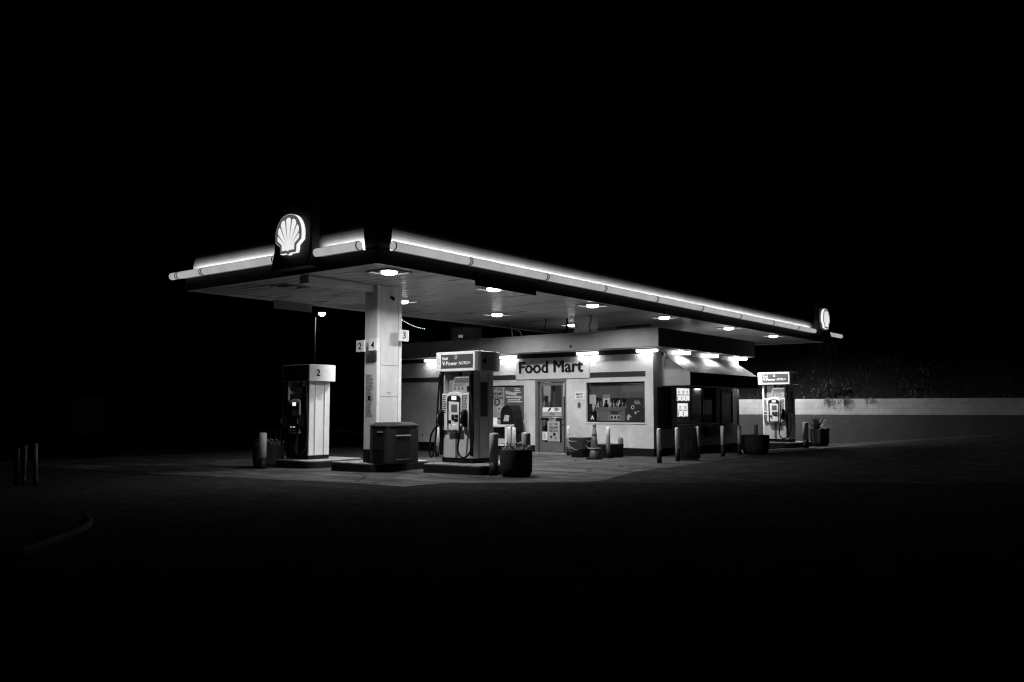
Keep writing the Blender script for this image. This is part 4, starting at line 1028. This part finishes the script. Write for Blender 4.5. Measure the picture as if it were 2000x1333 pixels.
one('hatch_door', MB().box(-.02, .02, -.36, .36, 0, 1.06).box(.021, .03, -.05, -.02, .25, .45), M['grey'], 'grey hatch door inside the side window beside the lit displays', 'door', (WX1-.2, 25.84, .95), bevel=.004)
t = thing('window_lamp', 'small lamp glowing above the grey hatch door inside the side window', 'lamp', (WX1-.15, 25.84, 2.0))
part('housing', MB().box(-.02, .03, -.2, .2, .006, .03), M['grey'], t); part('lens', MB().box(-.02, .03, -.19, .19, 0, .005), M['hatchlamp'], t)
one('strip_handle', MB().box(-.01, .01, -.015, .015, 0, .95), M['grey'], 'pale vertical strip inside the side window', 'strip', (WX1-.17, 26.24, 1.02))
one('dark_menu_board', MB().box(-.02, .02, -.5, .5, 0, 1.08), M['dark'], 'dark board filling the right part of the side window', 'board', (WX1-.17, 26.78, .95))
# camera on the corner
t = thing('security_camera', 'small pale camera with dangling cable at the shop corner above the awning', 'camera', (WX1+.001, 23.22, 2.98))
part('bracket', MB().box(0, .05, -.05, .05, -.05, .06).tube([(.05, 0, 0), (.14, -.02, .02)], .02, 8), M['dark'], t, .006)
part('body', MB().tube([(.13, -.06, .05), (.16, -.08, -.02), (.18, -.1, -.1)], [.04, .06, .04], 12), M['white'], t)
part('cable', MB().tube([(.18, -.1, -.1), (.15, -.12, -.2), (.17, -.13, -.3), (.13, -.14, -.4)], .012, 6), M['black'], t)
# box with hanging growth below the side window
one('wall_box', MB().box(0, .22, -.45, .35, 0, .32), M['black'], 'black box on the wall under the side window', 'box', (WX1+.001, 26.3, .5), bevel=.01)
mb = MB(); rnd = random.Random(2)
for _ in range(90):
    p = Vector((rnd.uniform(.05, .24), rnd.uniform(-.45, .7), rnd.uniform(.0, .07))); blade(mb, p, p+Vector((rnd.uniform(-.03, .08), rnd.uniform(-.08, .08), rnd.uniform(-.16, .05))), .03, .02)
one('plant', mb, M['leaf'], 'dark trailing plant on the wall box under the side window', 'plant', (WX1+.001, 26.3, .82))
one('downpipe_shoe', MB().tube([(0, 0, .15), (.0, 0, .05), (.06, .02, .0)], .04, 10), M['white2'], 'small pale pipe end at the far foot of the shop side', 'pipe', (WX1+.06, 28.42, g(-12.4, 28.4)+.03))
one('downpipe', MB().tube([(0, 0, 0), (0, 0, 2.9)], .035, 10), M['white2'], 'thin pale downpipe at the far corner of the shop side', 'pipe', (WX1+.04, 28.46, .12))

# roof clutter
for x, y, p, m, lab in ((-17.55, 22.6, [(0, 0, 3.3), (-.02, 0, 3.75), (-.08, 0, S-.01)], 'white2', 'thin pale pipe rising from the shop roof, left of the others'),
                        (-15.35, 22.5, [(0, 0, 3.3), (0, 0, S-.01)], 'black', 'straight dark mast on the shop roof left of the roof column')):
    one('roof_pipe', MB().tube(p, .025, 8), M[m], lab, 'pipe', (x, y, 0))
one('guy_wires', MB().tube([(-.55, 0, 3.3), (-.05, 0, S-.1), (.0, 0, S-.02)], .009, 6).tube([(.5, .0, 3.3), (0, 0, S-.1)], .009, 6).tube([(-.42, 0, 3.72), (.1, 0, 3.70)], .012, 6), M['black'], 'dark guy wires in a triangle on the shop roof beside the mast', 'wires', (-14.95, 22.18, .06))
for x, y, lab in ((-16.0, 22.25, 'dark dangling cable under the canopy, left of the mast'), (-14.3, 22.2, 'dark dangling cable under the canopy right of the roof column')):
    one('hanging_cable', MB().tube([(0, 0, S), (.02, 0, S-.08), (.03, 0, S-.18), (-.02, 0, S-.27), (-.05, .0, S-.33), (-.01, 0, S-.40)], .014, 6), M['black'], lab, 'cable', (x, y, 0))
one('curved_wire', MB().tube([(0, 0, 3.62), (-.06, 0, 3.76), (-.2, 0, 3.84), (-.3, 0, 3.87)], .01, 6), M['white2'], 'short curved pale wire standing on the shop roof', 'wire', (-16.95, 22.3, .04))
one('roof_duct', MB().box(-.55, .55, -.05, .05, 0, .05), M['black'], 'flat dark duct lying above the parapet at the shop corner', 'duct', (-12.95, 22.4, 3.74))
one('roof_hatch', MB().box(-.1, .2, -.35, .35, 0, .42), M['darkmetal'], 'dark hatch on the shop roof above the awning', 'hatch', (-12.5, 26.3, 3.3), bevel=.01)
one('brace_rod', MB().tube([(0, 0, 3.3), (0, 0, 3.75)], .02, 6), M['black'], 'short dark rod on the shop roof right of the roof column', 'rod', (-14.35, 22.25, 0))

# ------------------------------------------------------------------ retaining wall, hillside
def wy(x): return 34.0+.14*(x+14.9)
mb = MB()
xs = rng(-34, 40, 2)
mb.prism([(x, wy(x)) for x in xs]+[(x, wy(x)+.22) for x in xs[::-1]], 'xy', -.6, 1.76)
one('retaining_wall', mb, M['block'], 'long low block wall painted white above and grey below, behind pump 7', 'wall')
def hz(x, d): return 1.66+.42*d*ss(0, 4, d)+.25*math.sin(x*.7+d)*ss(.5, 3, d)+.15*math.sin(x*1.9-d*1.3)*ss(.5, 3, d)
mb = MB(); xs = rng(-40, 50, 1.5); ds = [0, .3, .8, 1.4, 2.2, 3, 4, 5.5, 7, 9, 12, 16, 24, 40]
V = [[mb.bm.verts.new((x, wy(x)+.221+d, hz(x, d))) for d in ds] for x in xs]
for i in range(len(xs)-1):
    for j in range(len(ds)-1): mb.bm.faces.new((V[i][j], V[i+1][j], V[i+1][j+1], V[i][j+1])).smooth = True
struct('hillside', mb, M['dirt'], recalc=False)
mb = MB(); rnd = random.Random(8)
for _ in range(14000):
    x = rnd.uniform(-17, 2); d = .1+4.2*rnd.random()**1.4; y = wy(x)+.25+d; z = hz(x, d)
    h = rnd.uniform(.03, .13)*(1+.8*max(0, math.sin(x*2.3+d*1.7)))
    blade(mb, (x, y, z-.02), (x+rnd.gauss(0, .09), y+rnd.gauss(0, .09)-.03, z+h), .02, rnd.uniform(0, .03))
for _ in range(26):
    cx = rnd.uniform(-13, 0); cd = rnd.uniform(1.2, 5); cz = hz(cx, cd); cy = wy(cx)+.25+cd; rr = rnd.uniform(.3, .75)
    for _ in range(150):
        p = Vector((rnd.gauss(0, .5), rnd.gauss(0, .5), abs(rnd.gauss(0, .55))))*rr+Vector((cx, cy, cz))
        q = p+Vector((rnd.gauss(0, 1), rnd.gauss(0, 1), rnd.gauss(.3, .8))).normalized()*.14
        blade(mb, p, q, .05, .01)
o = part('undergrowth', mb, M['drygrass'], None, recalc=False); o['kind'] = 'stuff'; o['label'] = 'dry grass and brush on the bank above the block wall'
for k, (x, n, L_) in enumerate(((-11.35, 26, .42), (-10.75, 34, .5), (-9.85, 14, .3))):
    mb = MB(); rnd = random.Random(30+k)
    for _ in range(n):
        px = rnd.gauss(0, .13); ln = L_*rnd.uniform(.3, 1); pts = [(px, -.03, .04)]
        for s in range(1, 6): pts.append((pts[-1][0]+rnd.gauss(0, .018), -.03-rnd.uniform(0, .02), .04-ln*s/5))
        for a_, b_ in zip(pts, pts[1:]): blade(mb, a_, b_, .012)
        for s in range(3): q = Vector(pts[rnd.randrange(1, 6)]); blade(mb, q, q+Vector((rnd.gauss(0, .04), -.02, rnd.gauss(-.01, .03))), .02)
    one('hanging_vine', mb, M['leaf'], ('thin vine trailing over the block wall, left of three', 'fullest vine trailing over the block wall, middle of three', 'short vine trailing over the block wall, right of three')[k], 'vine', (x, wy(x), 1.76), 'vines trailing over the block wall')

# ------------------------------------------------------------------ background
def at(px, py, depth):
    f = 1729.; yw_, pt_ = R(37.88), R(4.43)
    d = Vector(((px-1000)/f, 1, (666.5-py)/f))
    d = Matrix.Rotation(yw_, 3, 'Z') @ Matrix.Rotation(pt_, 3, 'X') @ d
    fw = -math.sin(yw_)*d.x+math.cos(yw_)*d.y
    return Vector((0, 0, 1.35))+d*(depth/fw)
p = at(613, 800, 60.); top = at(613, 612, 60.).z
t = thing('street_lamp', 'tall street lamp shining in the dark behind the front column', 'street lamp', (p.x, p.y, -.1))
part('pole', MB().tube([(0, 0, 0), (0, 0, top-.2)], [.06, .045], 12), M['inkgrey'], t)
dr = Vector((.789, .614, 0))
part('arm', MB().tube([(0, 0, top-.22), dr*.12+Vector((0, 0, top-.02)), dr*.3+Vector((0, 0, top+.08))], .03, 8), M['black'], t)
h_ = part('head', MB().sphere((0, 0, 0), .2, 12, 8), M['grey'], t); h_.location = dr*.45+Vector((0, 0, top+.17)); h_.scale = (1.5, 1.5, .5)
l_ = part('lens', MB().lathe([(.12, .06), (.2, .0), (.22, -.08), (.19, -.16), (.11, -.22), (.01, -.24)], seg=16), M['street'], t); l_.location = dr*.45+Vector((0, 0, top+.14))
t = thing('string_lights', 'sagging string of small bulbs in the dark behind the column', 'string lights')
pts = []
for k in range(14):
    u = k/13; px = 782+47*u; py = 622+19.5*u+3.2*math.sin(math.pi*u); pts.append(at(px, py, 50+2*u))
part('cable', MB().tube(pts, .012, 5), M['black'], t)
for k in range(1, 14): part('bulb', MB().sphere(pts[k]-Vector((0, 0, .04)), .016+.006*(k % 3 == 1), 8, 6), M['bulb'], t)
q = at(900, 800, 48.)
t = thing('dim_house', 'dim house with a faint window behind the shop roof', 'house', (q.x, q.y, -.1), rz=R(37.88))
part('wall', MB().box(-1.3, 1.3, 0, 5, 0, 6.2), M['dark'], t)
part('roof', MB().prism([(-1.5, 6.2), (1.5, 6.2), (0, 7.2)], 'xz', -.3, 5.3), M['dark'], t)
w_ = part('window', MB().box(-.5, 1.1, -.03, -.005, 4.7, 5.9), M['dimwin'], t)
part('frame', MB().box(-.6, -.501, -.05, -.005, 4.6, 6.0).box(1.101, 1.2, -.05, -.005, 4.6, 6.0).box(-.5, 1.1, -.05, -.005, 5.901, 6.0), M['grey'], w_)
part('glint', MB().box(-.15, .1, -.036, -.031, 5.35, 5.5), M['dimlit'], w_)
q = at(171, 843, 34.)
t = thing('notice_board', 'faint pale board standing in the dark at the far left', 'board', (q.x, q.y, g(q.x, q.y)), rz=R(37.88+18))
part('panel', MB().box(-.58, .58, -.03, .03, q.z, q.z+1.35), M['inkgrey'], t)
part('post', MB().box(-.5, -.42, .031, .1, -.2, q.z+1.3).box(.42, .5, .031, .1, -.2, q.z+1.3), M['darkmetal'], t)
part('print', lines_y(MB(), -.5, .5, q.z+.1, q.z+.9, -.031, 8, 17, .35), M['midgrey'], t)
# curved kerb of a planting bed, near left
mb = MB(); path = [(-8.72, 3.8), (-8.88, 3.97), (-9.22, 4.34), (-9.63, 4.75), (-10.05, 5.1), (-10.5, 5.37), (-10.9, 5.5)]
def offs(P, d):
    out = []
    for i in range(len(P)):
        a = Vector(P[max(i-1, 0)]); b_ = Vector(P[min(i+1, len(P)-1)]); tt = (b_-a).normalized(); out.append((P[i][0]-tt.y*-d, P[i][1]+tt.x*-d))
    return out
inn_ = offs(path, -.06)
mb.prism(path+inn_[::-1], 'xy', -.2, .06)
o = struct('kerb', mb, M['band'])
bv = o.modifiers.new('bevel', 'BEVEL'); bv.width = .02; bv.segments = 2
# small scraps and a patch
mb = MB(); rnd = random.Random(77)
for _ in range(9):
    a = rnd.uniform(-.25, .25); b_ = rnd.uniform(-.5, .5); mb.tri((a, b_, .004), (a+rnd.uniform(.06, .14), b_+.03, .05), (a+.03, b_+rnd.uniform(.1, .18), .02))
one('litter', mb, M['paper'], 'small white scraps on the dark drive right of the shop', 'litter', (-8.2, 21.3, g(-8.2, 21.3)+.003))  # loose white triangles on the drive
mb = MB()
for _ in range(6):
    a = rnd.uniform(-.1, .1); b_ = rnd.uniform(-.12, .12); mb.tri((a, b_, .004), (a+.05, b_+.02, .015), (a+.02, b_+.05, .008))
one('litter', mb, M['paper'], 'scraps of litter on the pavement below the shop corner', 'litter', (-10.1, 18.1, g(-10.1, 18.1)+.012))
mb = MB(); pts = [(-10.35, 17.6), (-9.95, 18.0), (-9.7, 18.6), (-9.55, 19.4), (-9.62, 19.42), (-9.82, 18.7), (-10.1, 18.15), (-10.45, 17.75)]
mb.prism(pts, 'xy', g(-10, 18)+.003, g(-10, 18)+.0115); struct('pavement_crack', mb, M['black'])

# ------------------------------------------------------------------ camera, world, render settings
cam = bpy.data.objects.new('camera', bpy.data.cameras.new('camera')); COL.objects.link(cam)
cam.location = (0, 0, 1.35); cam.rotation_euler = (R(90+4.43), 0, R(37.88))
cam.data.sensor_width = 36; cam.data.lens = 1729/2000*36; cam.data.clip_end = 2000
sc.camera = cam
w = bpy.data.worlds.new('World'); sc.world = w; w.use_nodes = True
nt = w.node_tree; bg = nt.nodes['Background']
sky = nt.nodes.new('ShaderNodeTexSky'); sky.sky_type = 'NISHITA'; sky.sun_disc = False; sky.sun_elevation = R(-8); sky.sun_rotation = R(200)
bw = nt.nodes.new('ShaderNodeRGBToBW'); nt.links.new(sky.outputs[0], bw.inputs[0]); nt.links.new(bw.outputs[0], bg.inputs[0]); bg.inputs['Strength'].default_value = .05
sc.view_settings.view_transform = 'Standard'; sc.view_settings.look = 'None'; sc.view_settings.exposure = 0; sc.view_settings.gamma = 1
sc.render.engine = 'CYCLES'
sc.cycles.use_denoising = True; sc.cycles.use_adaptive_sampling = False; sc.cycles.denoising_prefilter = 'ACCURATE'; sc.cycles.filter_width = 1.25;
for k in ('screen', 'menu', 'keylit', 'bulb', 'dimwin', 'dimlit', 'emb_face', 'emb_rim', 'emb_edge', 'tube', 'street', 'lamp_side'): M[k].cycles.emission_sampling = 'NONE'
sc.cycles.max_bounces = 8; sc.cycles.transparent_max_bounces = 12
sc.cycles.sample_clamp_indirect = 6.; sc.cycles.caustics_reflective = False; sc.cycles.caustics_refractive = False
